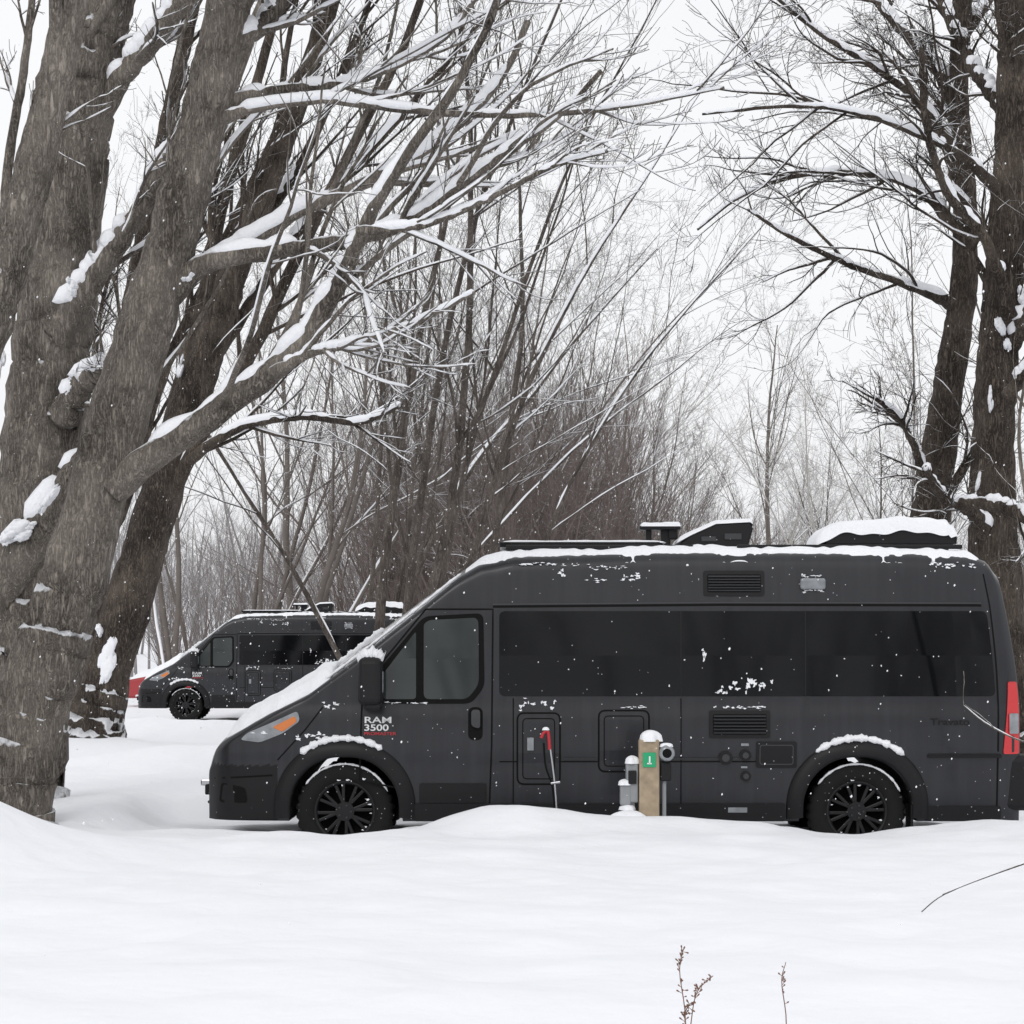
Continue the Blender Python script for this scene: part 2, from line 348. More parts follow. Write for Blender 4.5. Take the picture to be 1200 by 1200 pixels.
hero_tree('oak_tree', 25.5,
    [(1072, 930, 30), (1080, 780, 25), (1088, 620, 22), (1101, 520, 20), (1116, 420, 17), (1129, 330, 15), (1129, 220, 13), (1123, 120, 12), (1128, 0, 11), (1135, -160, 8)],
    [([(1125, 360, 9), (1060, 345, 4.6), (980, 328, 3.6), (910, 308, 2.6), (855, 287, 1.4)], 0, -2),
     ([(1130, 275, 9), (1080, 215, 5), (1020, 190, 4), (950, 185, 3.2), (880, 205, 2.3), (830, 240, 1.3)], 0, 1.5),
     ([(1125, 190, 9), (1075, 130, 5), (1020, 95, 3.8), (950, 60, 3), (880, 10, 2.2)], 0, -1),
     ([(1124, 110, 8), (1075, 40, 6), (1030, -30, 4.5), (990, -120, 3.5)], 0, 1),
     ([(1130, 40, 8), (1175, -30, 6), (1200, -120, 4)], 0, 1),
     ([(1093, 590, 7), (1065, 530, 4.5), (1040, 500, 3.6), (1005, 480, 2.4)], 0, -1.2),
     ([(1098, 600, 6), (1140, 520, 5), (1160, 440, 4), (1200, 330, 3)], 0, -1)],
    M_bark_b, autolimb=6, seed=22, auto_t0=.5, lv=LVR, bias=(-.02, 0, 0), al=.25, armax=.06)

# ------------------------------------------------------------------ auto trees
def auto_tree(name, seed, H, r, stems=1, lean=(0, 0), spread=.25, mat=M_bark_c_hazed, n1=9, lv=None, snow=.8, rise=.02, t0=.3):
    global rng
    rng = np.random.default_rng(seed); acc = Acc()
    S = np.stack([rng.normal(0, .3 if stems > 1 else 0, stems), rng.normal(0, .3 if stems > 1 else 0, stems), np.full(stems, -.3)], 1)
    D = np.stack([lean[0]+rng.normal(0, spread, stems), lean[1]+rng.normal(0, spread, stems), np.ones(stems)], 1)
    P, R = grow(S, D, H*rng.uniform(.75, 1.05, stems), r*rng.uniform(.5, 1.1, stems), 30, .045, .010, endr=.12)
    V, F = tubes(P, R, 10); acc.add(V, F, 0)
    if snow: snow_on(acc, P, R, 5, snow, .3, .012, 60)
    if lv is None:
        lv = [dict(c=n1, l=.38, n=12, w=.07, u=rise, k=4, s=snow, sk=4, t0=t0, a=31, rmax=.035, r=.5, se=.008),
              dict(c=6, l=.45, n=7, w=.09, u=.02, k=3, s=snow*.7, sk=3, t0=.12, a=35, rmax=.015, r=.6),
              dict(c=5, l=.45, n=5, w=.12, u=.01, k=3, t0=.15, a=38, rmax=.007, r=.7),
              dict(c=2, l=.5, n=3, w=.1, u=.0, k=3, t0=.2, a=36, rmax=.004, r=.7)]
    twigs(acc, P, R, lv)
    return acc.mesh(name, [mat, M_snow])
def at(me, name, u, Y, rot=0, sc=1.0, parent=None, z=None):
    X = (u-600)/2600*Y
    o = add_obj(name, me, parent, (X, Y, float(ground_h(np.array(X), np.array(Y)))-.1 if z is None else z))
    o.rotation_euler = (0, 0, rot); o.scale = (sc, sc, sc)
    return o
A = auto_tree('maple_multi_a', 31, 15, .105, 6, (.16, 0), .20, M_bark_m)
B_ = auto_tree('maple_multi_b', 32, 15, .10, 5, (.26, 0), .15, M_bark_m)
C_ = auto_tree('maple_multi_c', 33, 14, .10, 5, (.1, 0), .26, M_bark_m)
D_ = auto_tree('maple_single', 34, 16, .15, 1, (.02, 0), .02, M_bark_c_hazed, n1=22, t0=.2)
E_ = auto_tree('sapling', 35, 11, .065, 1, (.0, 0), .02, M_bark_c_hazed, n1=18, t0=.2)
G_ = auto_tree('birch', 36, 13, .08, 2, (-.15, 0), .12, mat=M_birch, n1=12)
H_ = auto_tree('maple_multi_h', 37, 15, .09, 4, (.3, 0), .14, M_bark_c_hazed)
J_ = auto_tree('maple_multi_j', 38, 15, .10, 4, (.1, 0), .3, M_bark_c_hazed)
at(A, 'maple_tree', 455, 38)
at(B_, 'maple_tree', 425, 56, 0.2, 1.1)
at(C_, 'maple_tree', 560, 48, 0.4, 1.05)
at(H_, 'maple_tree', 330, 62, -.2, 1.15)
at(J_, 'maple_tree', 500, 66, .1, 1.15)
at(H_, 'maple_tree', 380, 75, .3, 1.3)
at(J_, 'maple_tree', 270, 80, .0, 1.3)
at(J_, 'maple_tree', 450, 85, 1.0, 1.3)
at(H_, 'maple_tree', 560, 90, .3, 1.25)
at(J_, 'maple_tree', 220, 66, 2.2, 1.2)
at(D_, 'maple_tree', 345, 92, 3.0, 1.35)
at(J_, 'maple_tree', 610, 72, 3.0, .95)
at(E_, 'ash_tree', 1047, 34, 1.0, 1.1)
at(D_, 'maple_tree', 905, 48, 2.0, .62)
at(E_, 'ash_tree', 835, 56, 2.4, .75)
at(G_, 'birch_tree', 990, 46, .3, .72)
at(G_, 'birch_tree', 890, 62, 2.9, .8)
at(C_, 'maple_tree', 1000, 60, 1.0, .6)
at(H_, 'maple_tree', 690, 78, .0, .85)
at(J_, 'maple_tree', 950, 74, 1.0, .68)
at(D_, 'maple_tree', 1200, 40, .4, .9)
at(J_, 'maple_tree', 1100, 78, 4.0, .8)
at(J_, 'maple_tree', 780, 88, 5.0, .75)

brush = bpy.data.objects.new('brush_thicket', None); COL.objects.link(brush)
LVB = [dict(c=6, l=.5, n=7, w=.05, u=.05, k=3, t0=.12, a=22, rmax=.018, r=.6),
       dict(c=5, l=.45, n=5, w=.08, u=.04, k=3, t0=.1, a=26, rmax=.009, r=.7),
       dict(c=3, l=.45, n=3, w=.1, u=.03, k=3, t0=.1, a=30, rmax=.006, r=.7)]
BR = [auto_tree('brush_%d' % i, 50+i, 6.0, .035, 11, (.0, 0), .2, mat=M_bark_red, lv=LVB, snow=0) for i in range(3)]
rr = random.Random(5)
for i in range(46):
    u = rr.uniform(570, 860); Y = rr.uniform(58, 86)
    sc = rr.uniform(1.0, 1.6)*(1.0 if u < 760 else .68)*(1.0+.35*math.exp(-((u-660)/60)**2))
    at(BR[i % 3], 'shrub', u, Y, rr.uniform(0, 6), sc, brush)
for i in range(24):
    at(BR[i % 3], 'shrub', rr.uniform(430, 600), rr.uniform(70, 95), rr.uniform(0, 6), rr.uniform(1.2, 1.9), brush)
for i in range(30):
    u = rr.choice([rr.uniform(180, 560), rr.uniform(860, 1250)]); Y = rr.uniform(85, 115)
    at(BR[i % 3], 'shrub', u, Y, rr.uniform(0, 6), rr.uniform(.8, 1.3), brush)

# distant forest
far = bpy.data.objects.new('distant_trees', None); COL.objects.link(far)
LVF = [dict(c=14, l=.32, n=7, w=.05, u=.03, k=3, s=.8, sk=3, t0=.15, a=34, rmax=.05, r=.5, se=.01),
       dict(c=7, l=.42, n=5, w=.08, u=.03, k=3, t0=.12, a=34, rmax=.026, r=.6),
       dict(c=5, l=.42, n=3, w=.1, u=.03, k=3, t0=.15, a=36, rmax=.016, r=.7)]
FR = [auto_tree('far_%d' % i, 60+i, 15, .15, 1+i % 3, (.0, 0), .04+.06*(i % 3), mat=M_bark_far_hazed, lv=LVF, snow=.6) for i in range(5)]
for i in range(450):
    Y = 105+ (rr.random()**1.0)*250
    u = rr.uniform(-150, 1350)
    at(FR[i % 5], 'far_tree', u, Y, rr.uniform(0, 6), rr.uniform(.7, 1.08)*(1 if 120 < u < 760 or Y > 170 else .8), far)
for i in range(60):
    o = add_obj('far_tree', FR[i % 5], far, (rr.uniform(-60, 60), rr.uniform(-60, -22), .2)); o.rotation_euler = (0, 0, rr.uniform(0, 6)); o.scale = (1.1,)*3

# ------------------------------------------------------------------ van
def nt_sep(nt, col):
    s = nt.nodes.new('ShaderNodeSeparateColor'); nt.links.new(col, s.inputs[0]); return s.outputs[0]
def noiser(nt, tc):
    def noise(scale, vs, detail=5):
        mp = nt.nodes.new('ShaderNodeMapping'); mp.inputs['Scale'].default_value = vs
        nt.links.new(tc.outputs['Object'], mp.inputs['Vector'])
        n = nt.nodes.new('ShaderNodeTexNoise'); n.inputs['Scale'].default_value = scale; n.inputs['Detail'].default_value = detail
        nt.links.new(mp.outputs['Vector'], n.inputs['Vector']); return n.outputs['Fac']
    return noise
def add_specks(nt, tc, base, noise, dens=1.0):
    v = nt.nodes.new('ShaderNodeTexVoronoi'); v.inputs['Scale'].default_value = 34
    nt.links.new(tc.outputs['Object'], v.inputs['Vector'])
    sel = math_node(nt, 'GREATER_THAN', math_node(nt, 'ADD', nt_sep(nt, v.outputs['Color']), math_node(nt, 'MULTIPLY', noise(1.5, (1, 1, 1)), .5)), 1.25-.10*dens)
    s = math_node(nt, 'MULTIPLY', math_node(nt, 'LESS_THAN', v.outputs['Distance'], .15), sel)
    mx = nt.nodes.new('ShaderNodeMix'); mx.data_type = 'RGBA'; mx.inputs['B'].default_value = (.6, .61, .64, 1)
    if isinstance(base, tuple): mx.inputs['A'].default_value = (*base, 1)
    else: nt.links.new(base, mx.inputs['A'])
    nt.links.new(math_node(nt, 'MULTIPLY', s, .6), mx.inputs['Factor'])
    return mx.outputs['Result'], s
M_paint, nt, b = newmat('van_paint'); tc = nt.nodes.new('ShaderNodeTexCoord'); noi = noiser(nt, tc)
streak = noi(2.2, (7, 1, .45), 3); cloud = noi(1.3, (1, 1, 1))
f_ = math_node(nt, 'MULTIPLY', math_node(nt, 'SUBTRACT', streak, .40), math_node(nt, 'MULTIPLY', cloud, 2.0), True)
sx = nt.nodes.new('ShaderNodeSeparateXYZ'); nt.links.new(tc.outputs['Object'], sx.inputs[0])
salt = math_node(nt, 'MULTIPLY', math_node(nt, 'SUBTRACT', 1.1, sx.outputs['Z']), .35, True)
f_ = math_node(nt, 'ADD', math_node(nt, 'MULTIPLY', f_, .8), math_node(nt, 'MULTIPLY', salt, cloud), True)
mx = nt.nodes.new('ShaderNodeMix'); mx.data_type = 'RGBA'
mx.inputs['A'].default_value = (.0135, .0140, .0175, 1); mx.inputs['B'].default_value = (.038, .039, .044, 1)
nt.links.new(f_, mx.inputs['Factor'])
c2, s = add_specks(nt, tc, mx.outputs['Result'], noi, .5)
nt.links.new(c2, b.inputs['Base Color']); b.inputs['Roughness'].default_value = .34; b.inputs['Metallic'].default_value = .1
b.inputs['Specular IOR Level'].default_value = .38
b.inputs['Coat Weight'].default_value = .25; b.inputs['Coat Roughness'].default_value = .08
def specky(name, col, rough, dens, spec=.5):
    m, nt, b = newmat(name); tc = nt.nodes.new('ShaderNodeTexCoord')
    c, s = add_specks(nt, tc, col, noiser(nt, tc), dens); nt.links.new(c, b.inputs['Base Color'])
    b.inputs['Roughness'].default_value = rough; b.inputs['Specular IOR Level'].default_value = spec; return m
M_glass = specky('van_dark_glass', (.003, .0034, .0043), .05, .2, .26)
M_cabglass = specky('van_cab_glass', (.030, .036, .035), .04, .2, .5)
M_plastic = specky('black_plastic', (.006, .006, .007), .5, 1.0, .3)
M_black = simple('black_gap', (.003, .003, .003), .8, spec=.2)
M_tire = specky('tire_rubber', (.008, .008, .008), .8, 2.5, .25)
M_rim = specky('rim_black', (.006, .006, .007), .4, 2.0, .35)
M_trim = simple('grey_trim', (.028, .029, .032), .4)
M_joint = simple('pane_seal', (.006, .006, .007), .6, spec=.3)
M_chrome = simple('chrome', (.5, .5, .52), .2, 1.0)
M_red = simple('tail_red', (.55, .012, .015), .2, coat=.5)
M_amber = simple('amber_lens', (.60, .17, .03), .2, coat=.5, noise=.3)
M_lens = simple('clear_lens', (.22, .235, .25), .12, coat=.6, noise=.6, nscale=14)
M_white = simple('white_print', (.75, .75, .75), .5)
M_redp = simple('red_print', (.45, .02, .03), .5)
M_wood = simple('post_wood', (.33, .26, .18), .85, noise=.45, nscale=18)
M_green = simple('sign_green', (.01, .33, .14), .5)
M_boxgrey = simple('utility_grey', (.24, .25, .26), .5, noise=.25)

xs = np.arange(-.3, 6.8, .01)
def smoothf(kx, ky, w=7):
    y = np.interp(xs, kx, ky); k = np.hanning(w+2)[1:-1]; k /= k.sum()
    yp = np.pad(y, w//2, mode='edge'); return np.convolve(yp, k, 'valid')
ZT = smoothf([-.08, -.04, .02, .08, .22, .43, .73, 1.22, 1.64, 1.93, 2.1, 2.35, 3.5, 5.5, 6.1, 6.28, 6.34], [.70, .86, .95, 1.00, 1.09, 1.22, 1.385, 1.77, 2.09, 2.30, 2.385, 2.44, 2.475, 2.465, 2.44, 2.40, 2.30], 9)
WW = smoothf([-.08, -.05, 0, .1, .25, .45, .75, 1.15, 5.95, 6.2, 6.32, 6.36], [.66, .75, .83, .90, .945, .97, .995, 1.02, 1.02, 1.01, .985, .94], 9)
CR = smoothf([-.1, .1, .5, .8, 1.2, 1.7, 2.1, 2.5, 6.4], [.03, .06, .08, .10, .12, .10, .05, .045, .045], 21)
RC = smoothf([-.1, .3, .8, 1.8, 2.2, 6.4], [.05, .06, .05, .07, .13, .13], 21)
fi = lambda a, x: np.interp(x, xs, a)
def tum(z): return np.interp(z, [.25, .5, .78, .82, 1.10, 1.16, 1.22, 1.6, 2.0, 2.25, 2.5], [.962, .980, .990, 1.0, 1.0, .995, .986, .984, .968, .948, .92])
WC = (1.03, 5.07); WZ = .375
def zb(x):
    base = .30
    for c in WC:
        d = abs(x-c)
        if d < .44: base = max(base, WZ+math.sqrt(.44**2-d*d))
    return base
def dfx(x, z): return x-.20*np.clip((x-5.2)/1.16, 0, 1)**2*np.clip((z-1.2)/1.2, 0, 1)**1.4
def side_y(x, z): return fi(WW, x)*tum(z)
def top_z(x, yf): return fi(ZT, x)-fi(CR, x)*yf*yf

def build_body():
    st = np.unique(np.round(np.concatenate([[-.08, -.06], np.arange(-.04, 6.34, .03), [6.35, 6.36]]), 3))
    rings = []; NS, NC, NT = 34, 6, 9
    for x in st:
        W = float(fi(WW, x)); cr = float(fi(CR, x)); rc = float(fi(RC, x)); zt = float(fi(ZT, x)); z0 = zb(x)
        zc = zt-cr-rc
        pts = [(0, z0), (.5*W, z0), (.9*W*float(tum(z0)), z0)]
        if zc < z0+.02: zc = z0+.02
        for i in range(NS):
            z = z0+(zc-z0)*i/(NS-1); pts.append((W*float(tum(z)), z))
        we = W*float(tum(zc))
        for i in range(1, NC+1):
            a = i/NC*math.pi/2; pts.append((we-rc*(1-math.cos(a)), zc+rc*math.sin(a)))
        yi = we-rc; ze = zc+rc
        for i in range(1, NT+1):
            y = yi*(1-i/NT); pts.append((y, zt-cr*(y/yi)**2 - (zt-cr-ze)*(y/yi)**2))
        full = [(x, -p[0], p[1]) for p in pts]+[(x, p[0], p[1]) for p in pts[-2:0:-1]]
        rings.append(full)
    R = np.array(rings); n, k, _ = R.shape
    R[..., 0] = dfx(R[..., 0], R[..., 2])
    idx = np.arange(n*k).reshape(n, k)
    a = idx[:-1]; b = np.roll(idx, -1, 1)[:-1]; c = np.roll(idx, -1, 1)[1:]; d = idx[1:]
    F = np.stack([a, b, c, d], -1).reshape(-1, 4)
    cen = R.reshape(-1, 3)[F].mean(1)
    mi = np.zeros(len(F), int)
    z0c = np.array([zb(x) for x in cen[:, 0]])
    mi[cen[:, 2] < z0c+.012] = 3
    mi[(cen[:, 0] < .50) & (cen[:, 2] < .74)] = 1
    tz = top_z(cen[:, 0], 0); ins = np.abs(cen[:, 1]) < fi(WW, cen[:, 0])*.90
    ins &= (cen[:, 2] > tz-.15) & (cen[:, 0] > .82) & (cen[:, 0] < 1.93)
    mi[ins] = 2
    me = mesh_np('van_body', R.reshape(-1, 3), F, [M_paint, M_plastic, M_glass, M_black], mi)
    bm = bmesh.new(); bm.from_mesh(me)
    for ring in (range(k), range((n-1)*k, n*k)):
        bm.verts.ensure_lookup_table()
        f = bm.faces.new([bm.verts[i] for i in ring]); f.smooth = False
        f.material_index = 1 if ring[0] == 0 else 0
    bmesh.ops.recalc_face_normals(bm, faces=bm.faces)
    bm.to_mesh(me); bm.free()
    return me

def rounded(pts, r=.03, n=5):
    out = []; N = len(pts)
    for i in range(N):
        p = Vector(pts[i]); a = Vector(pts[i-1])-p; c = Vector(pts[(i+1) % N])-p
        rr_ = min(r, a.length*.45, c.length*.45); A0 = p+a.normalized()*rr_; C0 = p+c.normalized()*rr_
        for j in range(n+1):
            t = j/n; q = A0*(1-t)**2+p*2*t*(1-t)+C0*t*t; out.append((q.x, q.y))
    return out
def rect(x0, z0, x1, z1): return [(x0, z0), (x1, z0), (x1, z1), (x0, z1)]
def panel(name, poly, off=.004, thick=.02, mat=None, side=-1, r=.03):
    pts = rounded(poly, r) if r > 0 else poly
    bm = bmesh.new(); vs = [bm.verts.new((p[0], 0, p[1])) for p in pts]; bm.faces.new(vs)
    x0, x1 = min(p[0] for p in pts), max(p[0] for p in pts); z0, z1 = min(p[1] for p in pts), max(p[1] for p in pts)
    x = x0+.15
    while x < x1-.003:
        bmesh.ops.bisect_plane(bm, geom=bm.verts[:]+bm.edges[:]+bm.faces[:], plane_co=(x, 0, 0), plane_no=(1, 0, 0)); x += .15
    z = z0+.08
    while z < z1-.003:
        bmesh.ops.bisect_plane(bm, geom=bm.verts[:]+bm.edges[:]+bm.faces[:], plane_co=(0, 0, z), plane_no=(0, 0, 1)); z += .08
    be = [e for e in bm.edges if e.is_boundary]
    ext = bmesh.ops.extrude_edge_only(bm, edges=be)
    low = set(g for g in ext['geom'] if isinstance(g, bmesh.types.BMVert))
    for v in bm.verts:
        x, z = v.co.x, v.co.z; o = off-thick if v in low else off
        v.co = (float(dfx(x, z)), side*(float(side_y(x, z))+o), z)
    for f in bm.faces: f.smooth = False
    bmesh.ops.recalc_face_normals(bm, faces=bm.faces)
    me = bpy.data.meshes.new(name); bm.to_mesh(me); bm.free(); me.materials.append(mat)
    return (name, me)
def strip(name, path, w, off, mat, side=-1, closed=False):
    P = [Vector(p) for p in path]
    Q = []
    for i in range(len(P)-1 + (1 if closed else 0)):
        a = P[i]; b_ = P[(i+1) % len(P)]; n = max(1, int((b_-a).length/.08))
        for j in range(n): Q.append(a.lerp(b_, j/n))
    if not closed: Q.append(P[-1])
    V = []; n = len(Q)
    for i in range(n):
        a = Q[i-1] if (i > 0 or closed) else Q[i]; c = Q[(i+1) % n] if (i < n-1 or closed) else Q[i]
        t = (c-a).normalized(); nn = Vector((-t.y, t.x))*w/2
        for q in (Q[i]+nn, Q[i]-nn): V.append((float(dfx(q.x, q.y)), side*(float(side_y(q.x, q.y))+off), q.y))
    F = [(2*i, 2*i+1, (2*i+3) % (2*n), (2*i+2) % (2*n)) for i in range(n if closed else n-1)]
    return (name, mesh_np(name, V, F, [mat], smooth=False))
def rbox(name, c, s, mat, bev=.01, rot=None, seg=2):
    bm = bmesh.new(); bmesh.ops.create_cube(bm, size=1)
    for v in bm.verts: v.co = Vector((v.co.x*s[0], v.co.y*s[1], v.co.z*s[2]))
    bmesh.ops.bevel(bm, geom=bm.edges[:], offset=bev, segments=seg, affect='EDGES', profile=.5)
    if rot is not None: bmesh.ops.rotate(bm, verts=bm.verts, cent=(0, 0, 0), matrix=rot)
    bmesh.ops.translate(bm, verts=bm.verts, vec=c)
    me = bpy.data.meshes.new(name); bm.to_mesh(me); bm.free(); me.materials.append(mat); return (name, me)
def lathe_y(prof, n, c=(0, 0, 0), sgn=-1, wob=None):
    V = []; k = len(prof)
    for i in range(n):
        a = 2*math.pi*i/n
        for j, (y, r) in enumerate(prof):
            rr_ = r if wob is None else r+wob(i, j)
            V.append((c[0]+rr_*math.cos(a), c[1]+sgn*y, c[2]+rr_*math.sin(a)))
    F = [(i*k+j, ((i+1) % n)*k+j, ((i+1) % n)*k+j+1, i*k+j+1) for i in range(n) for j in range(k-1)]
    return np.array(V), np.array(F)
def cyl_y(name, c, r, y0, y1, mat, n=24):
    V, F = lathe_y([(y0, 0.0005), (y0, r), (y1, r), (y1, 0.0005)], n, c, 1)
    return (name, mesh_np(name, V, F, [mat], smooth=False))
def lumpy(name, f, nu, nv, mat):
    V = [f(i/(nu-1), j/(nv-1)) for i in range(nu) for j in range(nv)]
    F = [(i*nv+j, (i+1)*nv+j, (i+1)*nv+j+1, i*nv+j+1) for i in range(nu-1) for j in range(nv-1)]
    return (name, mesh_np(name, V, F, [mat]))
def blob_poly(cx, cz, w, h, seed, n=26, rough=.35):
    r = random.Random(seed); ph = [r.uniform(0, 6.28) for _ in range(4)]
    return [(cx+w/2*math.cos(a)*k, cz+h/2*math.sin(a)*k) for a in [2*math.pi*i/n for i in range(n)]
            for k in [max(.35, 1-rough*.5+rough*.4*(math.sin(3*a+ph[0])+.7*math.sin(5*a+ph[1])+.6*math.sin(8*a+ph[2]))+r.uniform(-rough, rough)*.3)]]
def snowtube(name, path, rad, seed=0, k=8, n=40):
    r = np.random.default_rng(seed)
    p = resample([(*q, 1) for q in path], n)[:, :3]
    R = rad*(1+.22*np.sin(np.arange(n)*.8+seed)+r.normal(0, .12, n)); R[0] = R[-1] = .002; R[1] *= .6; R[-2] *= .6
    V, F = tubes(p[None], R[None], k); return (name, mesh_np(name, V, F, [M_snow]))

parts = []
parts.append(('body', build_body()))
for s_ in (-1, 1):
    parts.append(panel('window_band', rect(2.25, 1.285, 6.16, 1.955), .005, .03, M_glass, s_, .05))
    for xx in (3.68, 4.66): parts.append(strip('pane_joint', [(xx, 1.29), (xx, 1.95)], .010, .0075, M_joint, s_))
    parts.append(panel('cab_window_surround', [(1.295, 1.225), (1.29, 1.48), (1.655, 1.915), (2.125, 1.94), (2.135, 1.36), (2.03, 1.225)], .003, .02, M_black, s_, .06))
    parts.append(panel('quarter_glass', [(1.335, 1.262), (1.335, 1.46), (1.595, 1.80), (1.595, 1.262)], .008, .02, M_cabglass, s_, .03))
    parts.append(panel('door_glass', [(1.655, 1.262), (1.655, 1.855), (1.70, 1.885), (2.085, 1.905), (2.09, 1.38), (2.0, 1.262)], .008, .02, M_cabglass, s_, .05))
    parts.append(strip('door_seam', [(1.17, 1.25), (1.15, .62), (1.52, .55), (1.55, .36), (2.17, .36), (2.19, .9), (2.2, 1.97), (1.67, 1.97), (1.17, 1.36)], .014, .0022, M_black, s_))
    parts.append(strip('body_seam', [(2.2, 1.99), (4.0, 2.005), (6.12, 2.0)], .018, .0022, M_black, s_))
    parts.append(strip('drip_rail', [(2.2, 2.008), (4.0, 2.023), (6.12, 2.018)], .010, .006, M_trim, s_))
    parts.append(strip('body_seam', [(2.36, .34), (2.36, 1.27)], .010, .0018, M_black, s_))
    parts.append(strip('body_seam', [(3.68, 1.27), (3.68, .34)], .009, .0018, M_black, s_))
    parts.append(strip('body_seam', [(6.17, .36), (6.18, 1.3), (6.20, 2.0), (6.19, 2.25)], .014, .0022, M_black, s_))
    parts.append(strip('lower_seam', [(2.25, .77), (4.5, .77)], .010, .0018, M_black, s_))
    parts.append(panel('side_moulding', rect(2.76, .785, 3.0, .80), .012, .02, M_trim, s_, .004))
    parts.append(panel('side_moulding', rect(3.46, .785, 4.24, .80), .012, .02, M_trim, s_, .004))
    parts.append(panel('side_moulding', rect(5.62, .80, 6.2, .83), .018, .03, M_plastic, s_, .01))
    parts.append(panel('sill_cladding', rect(1.58, .30, 4.50, .44), .022, .05, M_plastic, s_, .02))
    parts.append(panel('lower_door_cladding', rect(1.62, .445, 2.15, .60), .012, .03, M_plastic, s_, .02))
    parts.append(panel('sill_cladding', rect(5.60, .30, 6.2, .42), .015, .05, M_plastic, s_, .02))
    parts.append(panel('headlight', [(.20, .94), (.26, .995), (.44, 1.07), (.66, 1.17), (.68, 1.09), (.54, .99), (.36, .92)], .010, .04, M_lens, s_, .03))
    parts.append(panel('turn_lens', [(.46, 1.04), (.64, 1.13), (.655, 1.085), (.54, 1.005)], .016, .02, M_amber, s_, .02))
    parts.append(panel('tail_light', [(6.215, .83), (6.35, .83), (6.35, 1.40), (6.27, 1.40)], .012, .04, M_red, s_, .02))
    parts.append(panel('reverse_lens', [(6.265, .99), (6.345, .99), (6.345, 1.15), (6.265, 1.15)], .018, .02, M_lens, s_, .015))
    parts.append(panel('handle_recess', [(2.005, .94), (2.12, .94), (2.12, 1.20), (2.005, 1.20)], .006, .02, M_black, s_, .05))
    parts.append(panel('handle', [(2.03, 1.05), (2.10, 1.03), (2.10, 1.18), (2.03, 1.18)], .035, .03, M_trim, s_, .03))
    for ci, cx in enumerate(WC):
        prof = [(.560, .000), (.552, .022), (.50, .042), (.45, .050), (.43, .045), (.425, -.10)]
        V = []; n = 48
        for i in range(n+1):
            a = math.radians(-6+192*i/n)
            sq = 1+.035*abs(math.sin(2*a))
            for (r_, o_) in prof:
                rr_ = r_*sq; x = cx+rr_*math.cos(a); z = WZ+rr_*math.sin(a)
                z = max(z, .28)
                V.append((float(dfx(x, z)), s_*(float(side_y(x, z))+o_), z))
        k = len(prof); F = [(i*k+j, (i+1)*k+j, (i+1)*k+j+1, i*k+j+1) for i in range(n) for j in range(k-1)]
        parts.append(('wheel_arch_trim', mesh_np('wheel_arch_trim', V, F, [M_plastic])))
        yc = side_y(cx, .5)-.25
        TR = .39
        tprof = [(0, .20), (0, .30), (.02, .355), (.06, TR-.006), (.11, TR), (.16, TR), (.21, TR-.006), (.235, .358), (.245, .30), (.235, .245), (.215, .235)]
        V, F = lathe_y(tprof, 96, (cx, 0, WZ), s_, lambda i, j: (-.016 if (3 <= j <= 6 and i % 3 == 0) else 0)+(.006 if (j == 7 and i % 3 == 1) else 0))
        V[:, 1] += s_*(yc)
        parts.append(('tire', mesh_np('tire', V, F, [M_tire])))
        V, F = lathe_y([(.205, .238), (.20, .225), (.17, .21), (.12, .20), (.12, .001)], 48, (cx, s_*yc, WZ), s_)
        parts.append(('rim_barrel', mesh_np('rim_barrel', V, F, [M_black])))
        V, F = lathe_y([(.225, .240), (.228, .232), (.215, .218), (.19, .212)], 64, (cx, s_*yc, WZ), s_)
        parts.append(('rim_lip', mesh_np('rim_lip', V, F, [M_rim])))
        rq = random.Random(ci+3)
        for q in range(8):
            a = 2*math.pi*q/8+.2
            for da in (-.12, .12):
                parts.append(rbox('spoke', Vector((cx+.145*math.cos(a+da), s_*(yc+.19), WZ+.145*math.sin(a+da))), (.17, .035, .026), M_rim, .006, Matrix.Rotation(-(a+da*1.6), 3, 'Y')))
        for q in range(26):
            a = rq.uniform(0, 6.28); rd = rq.choice([.205, .25, .30, .33])
            parts.append(panel('wheel_snow', blob_poly(cx+rd*math.cos(a), WZ+rd*math.sin(a), rq.uniform(.015, .045), rq.uniform(.01, .022), q, 9, .6), -.012 if rd > .24 else -.035, .012, M_snow, s_, 0))
        parts.append(cyl_y('hub', (cx, s_*(yc), WZ), .075, 0, s_*.215, M_rim))
        for q in range(5):
            a = 2*math.pi*q/5
            parts.append(cyl_y('lug_nut', (cx+.05*math.cos(a), s_*yc, WZ+.05*math.sin(a)), .008, s_*.2, s_*.235, M_trim, 8))
    my = side_y(1.2, 1.35)
    parts.append(rbox('mirror_arm', Vector((1.26, s_*(my+.06), 1.30)), (.10, .16, .06), M_plastic, .02))
    parts.append(rbox('mirror_housing', Vector((1.25, s_*(my+.20), 1.405)), (.19, .20, .38), M_plastic, .055, None, 4))
    parts.append(rbox('mirror_base_housing', Vector((1.27, s_*(my+.19), 1.215)), (.13, .15, .07), M_plastic, .025, None, 3))
    parts.append(rbox('mirror_reflector', Vector((1.335, s_*(my+.21), 1.40)), (.03, .07, .17), M_lens, .008))
    parts.append(snowtube('mirror_snow', [(1.15, s_*(my+.2), 1.555), (1.25, s_*(my+.2), 1.61), (1.35, s_*(my+.2), 1.57)], .058, 3))
